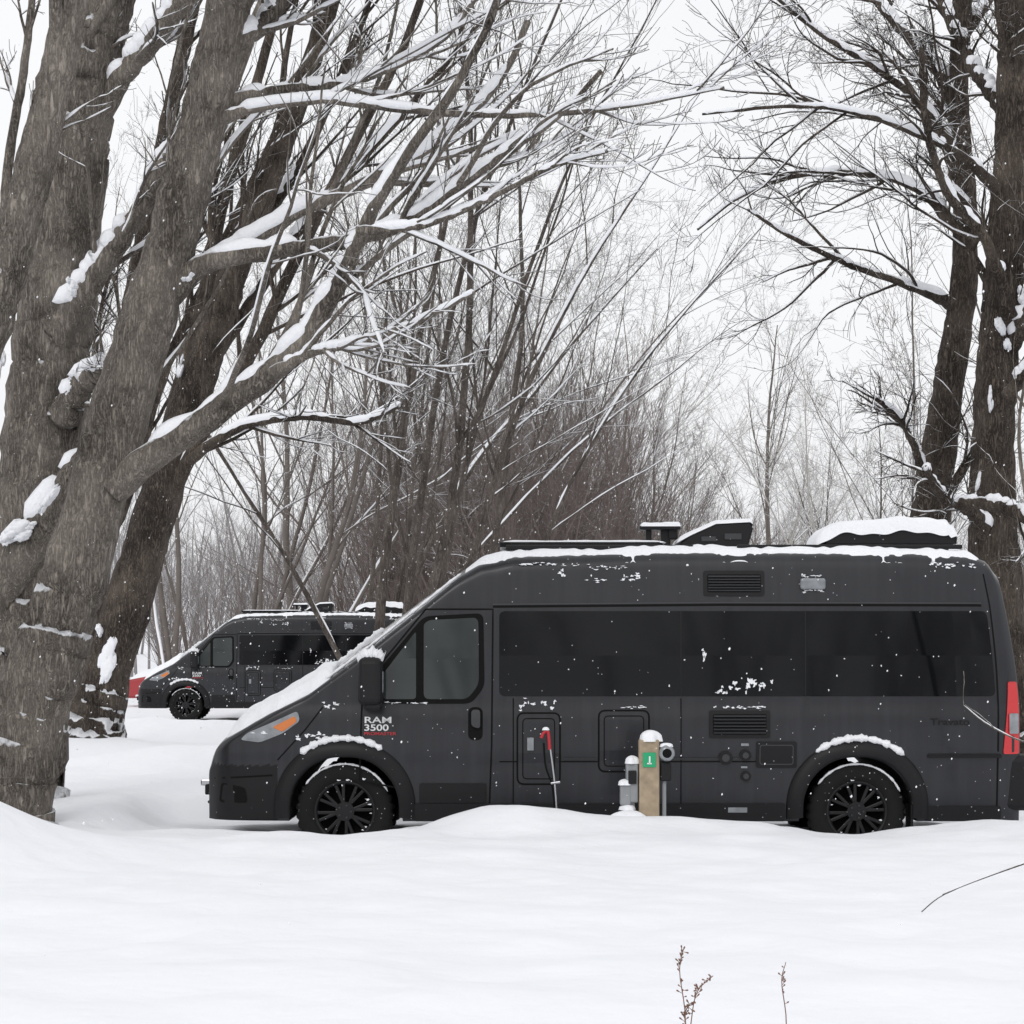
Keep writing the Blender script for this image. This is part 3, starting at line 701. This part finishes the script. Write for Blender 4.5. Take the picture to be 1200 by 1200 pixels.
def louvre(x0, z0, x1, z1, nm, n=6):
    parts.append(panel(nm+'_frame', rect(x0, z0, x1, z1), .012, .03, M_plastic, -1, .02))
    parts.append(panel(nm+'_recess', rect(x0+.03, z0+.03, x1-.03, z1-.03), .014, .01, M_black, -1, .01))
    for i in range(n):
        z = z0+.045+(z1-z0-.09)*i/(n-1)
        y = -(float(side_y((x0+x1)/2, z))+.020)
        parts.append(rbox(nm+'_slat', Vector(((x0+x1)/2, y, z)), (x1-x0-.07, .022, .008), M_trim, .002, Matrix.Rotation(.5, 3, 'X')))
louvre(3.86, 2.075, 4.34, 2.275, 'upper_vent', 6)
louvre(3.90, .955, 4.38, 1.175, 'lower_vent', 6)
def hatch(x0, z0, x1, z1):
    parts.append(panel('hatch', rect(x0, z0, x1, z1), .008, .02, M_paint, -1, .05))
    parts.append(strip('hatch_gap', rounded(rect(x0-.008, z0-.008, x1+.008, z1+.008), .055), .014, .0022, M_black, -1, True))
    parts.append(strip('hatch_gap', rounded(rect(x0+.035, z0+.035, x1-.035, z1-.035), .035), .009, .0095, M_black, -1, True))
hatch(2.40, .60, 2.72, 1.145); hatch(3.04, .70, 3.42, 1.165)
parts.append(panel('outlet_plate', rect(4.27, .72, 4.59, .93), .010, .02, M_plastic, -1, .02))
parts.append(strip('outlet_ring', rounded(rect(4.30, .75, 4.56, .90), .02), .008, .013, M_trim, -1, True))
for (x, z, r_) in [(4.03, .80, .055), (4.185, .82, .045), (4.19, .655, .04)]:
    y = -float(side_y(x, z)); parts.append(cyl_y('inlet_cap', (x, y, z), r_, 0, -.025, M_plastic, 20)); parts.append(cyl_y('inlet_cap_ring', (x, y, z), r_*.55, -.02, -.032, M_trim, 14))
for (x, z, w, h) in [(4.15, .895, .06, .02), (4.15, .72, .05, .015), (4.05, .37, .15, .04), (2.47, .86, .05, .10)]:
    parts.append(panel('label', rect(x, z, x+w, z+h), .024, .02, M_lens, -1, .002))
parts.append(rbox('porch_light', Vector((4.72, -(float(side_y(4.72, 2.17))+.02), 2.17)), (.20, .05, .09), M_lens, .02, None, 3))
parts.append(rbox('rear_bumper', Vector((6.36, 0, .60)), (.26, 1.96, .44), M_plastic, .05, None, 3))
parts.append(rbox('mud_flap', Vector((5.50, -.88, .32)), (.02, .24, .22), M_plastic, .004))
parts.append(rbox('bumper_sensor', Vector((-.13, -.35, .57)), (.12, .05, .05), M_chrome, .01))
parts.append(rbox('bumper_sensor', Vector((-.13, -.35, .52)), (.05, .05, .10), M_plastic, .01))
for i in range(5): parts.append(rbox('grille_bar', Vector((-.095+.006*i, 0, .42+.07*i)), (.04, 1.0, .022), M_trim, .005))
parts.append(panel('fog_recess', [(.02, .44), (.26, .44), (.24, .56), (.04, .60)], .004, .01, M_black, -1, .03))
parts.append(strip('bumper_line', [(-.02, .63), (.46, .66)], .014, .003, M_black))
parts.append(strip('fender_seam', [(.50, .78), (.72, 1.02), (.86, 1.20)], .012, .0022, M_black))
# roof equipment
parts.append(rbox('roof_rail', Vector((3.05, -.72, 2.470)), (1.5, .05, .040), M_plastic, .01))
for x in (2.4, 3.05, 3.7): parts.append(rbox('roof_rail_foot', Vector((x, -.72, 2.43)), (.08, .05, .06), M_plastic, .01))
parts.append(rbox('roof_rail', Vector((5.05, -.72, 2.475)), (1.8, .05, .035), M_plastic, .01))
for x in (4.3, 5.05, 5.8): parts.append(rbox('roof_rail_foot', Vector((x, -.72, 2.435)), (.08, .05, .06), M_plastic, .01))
parts.append(rbox('solar_panel', Vector((2.90, 0, 2.505)), (1.3, 1.0, .045), M_glass, .008))
parts.append(rbox('vent_pipe', Vector((3.62, -.1, 2.58)), (.08, .08, .22), M_plastic, .01))
parts.append(rbox('vent_pipe_cap', Vector((3.57, -.1, 2.66)), (.34, .22, .035), M_plastic, .012))
parts.append(rbox('vent_pipe_cap', Vector((3.68, -.1, 2.63)), (.08, .12, .13), M_plastic, .012))
parts.append(rbox('vent_pipe', Vector((3.48, -.1, 2.56)), (.05, .06, .18), M_plastic, .01))
def wedge(name, wv, hw, bev, mat):
    bm = bmesh.new()
    a_ = [bm.verts.new((x, -hw, z)) for x, z in wv]; b2 = [bm.verts.new((x, hw, z)) for x, z in wv]
    bm.faces.new(a_); bm.faces.new(b2[::-1])
    for i in range(len(wv)): bm.faces.new((a_[i], b2[i], b2[(i+1) % len(wv)], a_[(i+1) % len(wv)]))
    bmesh.ops.recalc_face_normals(bm, faces=bm.faces); bmesh.ops.bevel(bm, geom=bm.edges[:], offset=bev, segments=3, affect='EDGES')
    me = bpy.data.meshes.new(name); bm.to_mesh(me); bm.free(); me.materials.append(mat); return (name, me)
parts.append(wedge('fan_lid', [(3.74, 2.48), (4.28, 2.48), (4.33, 2.66), (4.30, 2.705), (4.02, 2.69), (3.82, 2.60), (3.72, 2.53)], .30, .015, M_plastic))
parts.append(rbox('fan_lid_slot', Vector((4.16, -.305, 2.58)), (.14, .012, .05), M_trim, .004))
parts.append(rbox('fan_lid_slot', Vector((3.96, -.305, 2.56)), (.12, .012, .04), M_trim, .004))
parts.append(wedge('air_conditioner', [(4.86, 2.49), (5.98, 2.49), (5.995, 2.60), (5.92, 2.66), (5.15, 2.66), (4.93, 2.60)], .36, .03, M_plastic))
def nz(x, y, s): return .5+.25*(math.sin(x*7*s+y*3*s+1.3)+math.sin(x*3.1*s-y*8*s+.4))+.12*math.sin(x*23*s+y*17*s)
def cap(name, x0, x1, y0, y1, z, th, s=1.0, base=None, droop=.02):
    def f(u, v):
        x = x0+(x1-x0)*u; y = y0+(y1-y0)*v
        e = (min(1, u/.09) if u < .5 else min(1, (1-u)/.07)); e2 = min(1, min(v, 1-v)/.10)
        k = math.sqrt(max(0, 1-(1-e)**2))*math.sqrt(max(0, 1-(1-e2)**2))
        zz = (z if base is None else base(x, y))
        return (x, y, zz-droop+(droop+th*(.75+.35*nz(x, y, s)))*k)
    parts.append(lumpy(name, f, 60, 30, M_snow))
cap('air_conditioner_snow', 4.83, 5.99, -.38, .38, 2.63, .095, 1.0, lambda x, y: 2.640-(.10*max(0, (5.15-x)/.3)**1.5 if x < 5.15 else 0)-(.03 if x > 5.93 else 0)-.03*(.5+.5*math.sin(x*11)+.3*math.sin(x*27))*(abs(y)/.38)**4, .020)
cap('fan_lid_snow', 3.70, 4.33, -.31, .31, 2.6, .026, 2.0, lambda x, y: float(np.interp(x, [3.70, 3.82, 4.02, 4.30, 4.34], [2.54, 2.605, 2.695, 2.71, 2.68])), .012)
cap('pipe_snow', 3.41, 3.74, -.22, .02, 2.675, .030, 3.0, None, .006)
cap('solar_snow', 2.26, 3.6, -.50, .50, 2.527, .018, 2.0, None, .006)
def roofsnow(u, v):
    x = 1.98+(6.20-1.98)*u; yf = -1+2*v
    W = float(fi(WW, x))*.93; y = yf*W
    n1 = .5+.5*math.sin(x*9.0+math.sin(x*3.3)*2); n2 = .5+.5*math.sin(x*31+yf*5+math.sin(x*13)*2); n3 = .5+.5*math.sin(x*5.1+2*math.sin(x*1.7)+yf*2); n4 = .5+.5*math.sin(x*67+3*math.sin(x*19))
    zs = float(fi(ZT, x))-float(fi(CR, x))*yf*yf
    e = max(0, (abs(yf)-.84)/.16)
    zs -= e*e*float(fi(RC, x))*.85
    th = .016+.022*nz(x, y, 1.5)+.010*n2
    th *= min(1, u/.04, (1-u)/.03)
    if e > 0: th = th*(1-e)+ (-.016+.034*(n1*.5+n2*.3+n3*.6+.25*n4))*e
    return (float(dfx(x, zs)), y*1.005, zs+th)
parts.append(lumpy('roof_snow', roofsnow, 460, 44, M_snow))
def hoodsnow(u, v):
    x = .06+(.94-.06)*u; yf = -1+2*v; W = float(fi(WW, x))*.95
    zs = float(top_z(x, yf))
    e = max(0, (abs(yf)-.8)/.2); k = math.sqrt(max(0, 1-e*e))*min(1, u/.15)**.5*min(1, (1-u)/.15)**.5
    zs -= e*e*(.10+.035*math.sin(x*21)+.02*math.sin(x*47))
    return (x, yf*W*1.03, zs-.012+(.080+.04*nz(x, yf, 1.5))*k)
parts.append(lumpy('hood_snow', hoodsnow, 80, 50, M_snow))
pth = [(x, -float(fi(WW, x))*.90, float(top_z(x, .90))+.004) for x in np.linspace(.85, 1.95, 10)]
parts.append(snowtube('windshield_snow', pth, .012, 5, 6, 90))
pth = [(x, -float(fi(WW, x))*.2, float(top_z(x, .2))+.0) for x in np.linspace(.88, 1.3, 6)]
parts.append(snowtube('windshield_snow', pth, .028, 6, 6, 50))
for cx, a0, a1 in ((1.03, 58, 128), (5.07, 50, 126)):
    pth = []
    for i in range(12):
        a = math.radians(a0+(a1-a0)*i/11); x = cx+.560*math.cos(a)*1.01; z = WZ+.560*math.sin(a)*1.03+.004
        pth.append((x, -(float(side_y(x, z))+.014), z))
    parts.append(snowtube('arch_snow', pth, .027, int(cx*7), 8, 60))
    pth = []
    for i in range(12):
        a = math.radians(25+120*i/11); pth.append((cx+.375*math.cos(a), -(float(side_y(cx, .5))-.025), WZ+.375*math.sin(a)))
    parts.append(snowtube('tire_snow', pth, .010, int(cx*5), 5, 60))
patches = [(4.32, 1.375, .30, .11), (4.08, 1.36, .10, .13), (4.0, 1.32, .08, .08), (2.55, 1.215, .33, .07), (3.30, 1.20, .20, .025), (4.13, 1.195, .46, .035),
           (4.10, 2.10, .40, .04), (.78, .97, .28, .08), (2.75, 2.24, .08, .06), (3.0, 2.20, .18, .03), (3.3, 2.22, .22, .05), (3.1, 2.30, .34, .03),
           (2.65, 2.33, .5, .03), (5.9, 2.32, .5, .04), (4.72, 2.225, .2, .03), (4.75, 2.12, .22, .03), (3.86, 1.62, .025, .12), (1.5, 1.235, .4, .02), (.9, 1.22, .16, .06), (.35, 1.0, .12, .03)]
rp = random.Random(9)
for i, (x, z, w, h) in enumerate(patches):
    m_ = max(5, int(w/.018))
    for j in range(m_):
        xx = x+w*(rp.random()-.5)*.9; zz = z+h*rp.gauss(0, .28); ww = min(w, rp.uniform(.012, .055)); hh = h*rp.uniform(.15, .5)
        parts.append(panel('snow_patch', blob_poly(xx, zz, ww, hh, 100+i*20+j, 12, .6), .010+.0015*j/m_, .018, M_snow, -1, 0))
for i in range(60):
    x = rp.uniform(.9, 6.1); z = rp.choice([rp.uniform(2.02, 2.3), rp.uniform(.5, 1.2), rp.uniform(1.29, 1.6)])
    if x < 2.3 and z > 1.2: continue
    w = rp.uniform(.006, .016)
    parts.append(panel('snow_fleck', blob_poly(x, z, w, w*rp.uniform(.6, 1.8), 300+i, 9, .5), .010, .012, M_snow, -1, 0))
def text(body, size, x, z, mat, ext=.002, bold=.0015, sx=1.35):
    cu = bpy.data.curves.new('t', 'FONT'); cu.body = body; cu.size = size; cu.extrude = ext; cu.offset = bold*size/.1
    o = bpy.data.objects.new('t', cu); COL.objects.link(o); bpy.context.view_layer.update()
    me = bpy.data.meshes.new_from_object(o); bpy.data.objects.remove(o)
    Mx = Matrix.Translation((x, -(float(side_y(x+.1, z))+.006), z)) @ Matrix.Rotation(math.pi/2, 4, 'X') @ Matrix.Diagonal((sx, 1, 1, 1))
    me.transform(Mx); me.materials.append(mat); return me
parts.append(('door_lettering', text('RAM', .070, 1.185, 1.075, M_white, sx=1.55)))
parts.append(('door_lettering', text('3500', .070, 1.185, 1.015, M_white, sx=1.4)))
parts.append(('door_lettering', text('PROMASTER', .034, 1.185, .98, M_redp, bold=.001)))
parts.append(('rear_lettering', text('Travato', .075, 5.64, 1.06, M_joint, bold=.001, sx=1.3)))

def join_parts(parts):
    groups = {}
    for n, me in parts: groups.setdefault((n, me.materials[0].name), []).append(me)
    out = []
    for (n, _), ms in groups.items():
        if len(ms) == 1: out.append((n, ms[0])); continue
        bm = bmesh.new()
        for m in ms: bm.from_mesh(m)
        me = bpy.data.meshes.new(n); bm.to_mesh(me); bm.free(); me.materials.append(ms[0].materials[0]); out.append((n, me))
    return out
parts = join_parts(parts)
def place_van(loc, rotz):
    e = bpy.data.objects.new('camper_van', None); COL.objects.link(e)
    for (n, me) in parts: add_obj(n, me, e)
    e.location = loc; e.rotation_euler = (0, 0, rotz); return e
place_van((-2.35, 18.47, 0.0), 0.0)
v2 = place_van((-8.45, 51.2, 0.12), math.radians(1.5))

# ------------------------------------------------------------------ parked car (mostly hidden, far left)
M_carred = simple('car_red', (.35, .02, .025), .3, coat=.5)
car = bpy.data.objects.new('parked_car', None); COL.objects.link(car)
prof = [(0, .35), (-.02, .6), (.05, .82), (.9, .98), (1.55, 1.38), (3.0, 1.42), (3.9, 1.05), (4.35, .98), (4.4, .5), (4.35, .3)]
bm = bmesh.new(); a_ = [bm.verts.new((x, -.85, z)) for x, z in prof]; b2 = [bm.verts.new((x, .85, z)) for x, z in prof]
for v in a_+b2:
    if v.co.z > 1.1: v.co.y *= .82
bm.faces.new(a_); bm.faces.new(b2[::-1])
for i in range(len(prof)): bm.faces.new((a_[i], b2[i], b2[(i+1) % len(prof)], a_[(i+1) % len(prof)]))
bmesh.ops.recalc_face_normals(bm, faces=bm.faces); bmesh.ops.bevel(bm, geom=bm.edges[:], offset=.06, segments=3, affect='EDGES')
me = bpy.data.meshes.new('car_body'); bm.to_mesh(me); bm.free(); me.materials.append(M_carred); add_obj('body', me, car)
for cx in (.85, 3.5):
    V, F = lathe_y([(0, .01), (0, .30), (.03, .33), (.19, .33), (.22, .30), (.22, .18), (.18, .01)], 32, (cx, -.67, .33), -1)
    add_obj('wheel', mesh_np('wheel', V, F, [M_tire]), car)
for (x0, x1, z0, z1, n) in ((.1, 1.0, .85, 1.0, 'hood_snow'), (1.5, 3.1, 1.40, 1.44, 'roof_snow'), (3.8, 4.4, 1.05, 1.0, 'trunk_snow')):
    f = lambda u, v: (x0+(x1-x0)*u, -.78+1.56*v, z0+(z1-z0)*u-.03+.22*(abs(math.sin(math.pi*u))**.4)*(abs(math.sin(math.pi*v))**.4))
    nm, me = lumpy(n, f, 24, 24, M_snow); add_obj(nm, me, car)
me = bpy.data.meshes.new('side_window'); me.from_pydata([(1.2, -.83, 1.03), (3.6, -.83, 1.03), (2.95, -.74, 1.35), (1.65, -.74, 1.35)], [], [(0, 1, 2, 3)]); me.materials.append(M_glass); add_obj('side_window', me, car)
car.location = (-10.05, 58.5, .16)

# ------------------------------------------------------------------ hookup post
post = bpy.data.objects.new('campsite_hookup_post', None); COL.objects.link(post)
PX, PY = 1.02, 16.55
def addp(t): add_obj(t[0], t[1], post)
addp(rbox('post', Vector((0, 0, .55)), (.15, .14, .86), M_wood, .012))
addp(rbox('sign_plate', Vector((0, -.076, .83)), (.095, .008, .11), M_green, .003))
addp(rbox('sign_digit', Vector((0.002, -.083, .83)), (.012, .004, .055), M_white, .001))
addp(rbox('sign_digit', Vector((0.0, -.083, .803)), (.034, .004, .010), M_white, .001))
addp(rbox('meter_box', Vector((-.125, .02, .66)), (.09, .13, .30), M_boxgrey, .012))
addp(rbox('meter_box', Vector((-.175, .0, .57)), (.08, .10, .16), M_boxgrey, .012))
addp(rbox('outlet_cover', Vector((-.125, -.055, .70)), (.06, .02, .10), M_plastic, .006))
addp(rbox('conduit', Vector((-.12, .0, .38)), (.035, .035, .4), M_boxgrey, .012))
addp(rbox('conduit', Vector((-.18, .0, .40)), (.025, .025, .3), M_plastic, .008))
addp(rbox('valve', Vector((-.16, -.03, .44)), (.09, .05, .05), M_boxgrey, .012))
V, F = lathe_y([(0, .001), (0, .055), (.05, .06), (.07, .045), (.07, .001)], 24, (.13, -.03, .88), -1)
addp(('meter_dial', mesh_np('meter_dial', V, F, [M_lens])))
V, F = lathe_y([(.072, .001), (.072, .035)], 24, (.13, -.03, .88), -1); addp(('meter_face', mesh_np('meter_face', V, F, [M_black])))
addp(rbox('outlet_box', Vector((.125, .0, .74)), (.08, .10, .14), M_plastic, .01))
addp(rbox('conduit', Vector((.115, .0, .45)), (.03, .03, .5), M_boxgrey, .01))
def dome(name, c, rx, ry, h, seed=0):
    def f(u, v):
        a = 2*math.pi*u; r_ = v; k = 1+.10*math.sin(3*a+seed)+.06*math.sin(5*a+2*seed)
        return (c[0]+rx*r_*k*math.cos(a), c[1]+ry*r_*k*math.sin(a), c[2]+h*math.sqrt(max(0, 1-r_*r_))-.01*(v > .98))
    return lumpy(name, f, 33, 10, M_snow)
addp(dome('post_snow', (0.01, 0, .975), .085, .085, .075, 1))
addp(dome('box_snow', (-.125, .0, .81), .055, .07, .05, 2)); addp(dome('box_snow', (-.18, -.01, .65), .05, .06, .035, 3)); addp(dome('valve_snow', (-.16, -.03, .465), .06, .05, .03, 6))
addp(dome('meter_snow', (.13, -.03, .935), .05, .06, .02, 4))
addp(dome('base_snow', (-.15, -.12, .36), .16, .12, .10, 5))
post.location = (PX, PY, 0)

pole = bpy.data.objects.new('red_handled_pole', None); COL.objects.link(pole)
def tube_obj(name, path, r, mat, parent=None, n=20, k=8, r1=None):
    p = resample([(*q, 1) for q in path], n)[:, :3]; R = np.linspace(r, r if r1 is None else r1, n)
    V, F = tubes(p[None], R[None], k); return add_obj(name, mesh_np(name, V, F, [mat]), parent)
tube_obj('shaft', [(.28, 17.1, 1.0), (.33, 17.1, .6), (.36, 17.1, .1)], .008, M_chrome, pole)
tube_obj('strap', [(.245, 17.12, .93), (.26, 17.1, .75), (.31, 17.1, .6), (.33, 17.1, .4)], .007, M_black, pole)
tube_obj('grip', [(.225, 17.1, .97), (.245, 17.1, 1.01), (.275, 17.1, 1.02), (.285, 17.1, .96), (.29, 17.1, .88)], .013, M_redp, pole)
tube_obj('collar', [(.30, 17.1, .62), (.37, 17.1, .63)], .012, M_chrome, pole)
addp2 = lumpy('grip_snow', lambda u, v: (.26+.03*v*math.cos(6.283*u), 17.1+.02*v*math.sin(6.283*u), 1.03+.025*math.sqrt(1-v*v)), 16, 6, M_snow); add_obj(addp2[0], addp2[1], pole)

# ------------------------------------------------------------------ foreground weeds and twigs
M_weed = simple('dry_weed', (.20, .11, .08), .8, noise=.3)
def weed(name, X, Y, top, seed, buds=True):
    r = np.random.default_rng(seed); acc = Acc()
    g = float(ground_h(np.array(X), np.array(Y)))
    stems = [(0.0, 1.0), (.10, .78), (.03, .55)] if buds else [(.01, 1.0)]
    for q, (dx, hf) in enumerate(stems):
        hh = (top-g)*hf
        p = resample([(X, Y, g-.05, 1), (X+.01+dx*.15, Y, g+hh*.4, 1), (X+dx*.55-.008, Y+.01, g+hh*.8, 1), (X+dx, Y, g+hh, 1)], 14)[:, :3]
        V, F = tubes(p[None], np.linspace(.0024, .0013, 14)[None], 5); acc.add(V, F, 0)
        for i in range(30 if buds else 12):
            t = r.uniform(.45, 1); j = min(12, int(t*13)); s = p[j]+(p[j+1]-p[j])*r.random()
            d = norm(r.normal(0, 1, 3)+np.array([0, 0, .8])); e = s+d*r.uniform(.006, .022)
            pp = np.stack([s, s*.5+e*.5, e, e+d*.004]); V, F = tubes(pp[None], np.array([[.0008, .0010, .0030, .0008]]), 4); acc.add(V, F, 0)
    me = acc.mesh(name, [M_weed], (X, Y, g)); add_obj(name, me, loc=(X, Y, g))
weed('dry_weed', .553, 7.2, .645, 1); weed('dry_weed', .885, 7.25, .60, 2, False)
def bare_branch(name, path, r, seed, c=5, mat=M_bark_b):
    global rng
    rng = np.random.default_rng(seed); acc = Acc()
    p = resample([(*q, 1) for q in path], 24)[:, :3][None]; R = np.linspace(r, .002, 24)[None]
    V, F = tubes(p, R, 6); acc.add(V, F, 0); snow_on(acc, p, R, 4, .6, .4, .003)
    twigs(acc, p, R, [dict(c=c, l=.2, n=7, w=.1, u=.01, k=4, a=35, rmax=.003, r=.6, s=.4, t0=.3, se=.002)])
    me = acc.mesh(name, [mat, M_snow], path[0]); add_obj(name, me, loc=path[0])
bare_branch('bare_sapling', [(3.1, 10.2, .2), (2.95, 10.1, .62), (2.65, 10.0, .78), (2.31, 10.0, .665), (2.1, 10, .59), (1.94, 10.0, .526)], .007, 4, 1)
bare_branch('bare_sapling', [(4.3, 14.3, .2), (4.0, 14.1, .75), (3.6, 14.0, .98), (3.23, 14.0, 1.06), (3.0, 14, 1.17), (2.85, 14.0, 1.29)], .012, 5, 3, M_bark_a)
bare_branch('bare_sapling', [(3.9, 15.4, .2), (3.75, 15.2, 1.4), (3.55, 15.1, 2.4), (3.45, 15.1, 3.2), (3.62, 15.1, 4.2), (3.3, 15.1, 5.0)], .026, 6, 12, M_bark_a)

# ------------------------------------------------------------------ falling snow
r = np.random.default_rng(99); N = 16000
c = np.stack([r.uniform(-10, 10, N), r.uniform(6.0, 40, N), r.uniform(.45, 11, N)], 1)
keep = np.abs(c[:, 0]) < c[:, 1]*.3+1; c = c[keep]; N = len(c)
s = (.0013+.0046*r.random(N)**2.4)*(.55+c[:, 1]/24)
octa = np.array([[1, 0, 0], [-1, 0, 0], [0, 1, 0], [0, -1, 0], [.25, 0, 1.4], [-.25, 0, -1.4]], float)
V = c[:, None, :]+octa[None]*s[:, None, None]
fo = np.array([[0, 2, 4], [2, 1, 4], [1, 3, 4], [3, 0, 4], [2, 0, 5], [1, 2, 5], [3, 1, 5], [0, 3, 5]])
F = (fo[None]+np.arange(N)[:, None, None]*6).reshape(-1, 3)
add_obj('falling_snow', mesh_np('falling_snow', V.reshape(-1, 3), F, [simple('snowflake', (.9, .9, .92), .8)]))

# ------------------------------------------------------------------ camera, light, sky
cam = bpy.data.cameras.new('camera'); co = bpy.data.objects.new('camera', cam); COL.objects.link(co)
cam.lens = 78; cam.sensor_width = 36; cam.clip_end = 5000; cam.clip_start = .1
co.location = (0, 0, 1.6); co.rotation_euler = (math.radians(90), 0, 0); cam.shift_y = 169/1200
scene.camera = co
EL, AZ = math.radians(38), math.radians(200)
sun = bpy.data.lights.new('sun', 'SUN'); sun.energy = .5; sun.angle = math.radians(25); sun.color = (1, .985, .96)
so = bpy.data.objects.new('sun', sun); COL.objects.link(so)
d = Vector((math.sin(AZ)*math.cos(EL), math.cos(AZ)*math.cos(EL), math.sin(EL)))
so.rotation_euler = (-d).to_track_quat('-Z', 'Y').to_euler(); so.location = (-10, -20, 30)
w = bpy.data.worlds.new('World'); scene.world = w; w.use_nodes = True; nt = w.node_tree
bg = nt.nodes['Background']; sky = nt.nodes.new('ShaderNodeTexSky'); sky.sky_type = 'NISHITA'; sky.sun_disc = False
sky.sun_elevation = EL; sky.sun_rotation = AZ; sky.air_density = 1; sky.dust_density = 6; sky.ozone_density = 1
hs = nt.nodes.new('ShaderNodeHueSaturation'); hs.inputs['Saturation'].default_value = .12
nt.links.new(sky.outputs['Color'], hs.inputs['Color'])
tc = nt.nodes.new('ShaderNodeTexCoord'); no = nt.nodes.new('ShaderNodeTexNoise'); no.inputs['Scale'].default_value = 2.5; no.inputs['Detail'].default_value = 3
nt.links.new(tc.outputs['Generated'], no.inputs['Vector'])
cr = nt.nodes.new('ShaderNodeValToRGB'); cr.color_ramp.elements[0].color = (8.1, 8.2, 8.4, 1); cr.color_ramp.elements[1].color = (9.1, 9.15, 9.3, 1)
nt.links.new(no.outputs['Fac'], cr.inputs['Fac'])
mx = nt.nodes.new('ShaderNodeMix'); mx.data_type = 'RGBA'; mx.inputs['Factor'].default_value = .85
nt.links.new(hs.outputs['Color'], mx.inputs['A']); nt.links.new(cr.outputs['Color'], mx.inputs['B'])
nt.links.new(mx.outputs['Result'], bg.inputs['Color']); bg.inputs['Strength'].default_value = .122
scene.view_settings.view_transform = 'Standard'; scene.view_settings.look = 'None'; scene.view_settings.exposure = 0
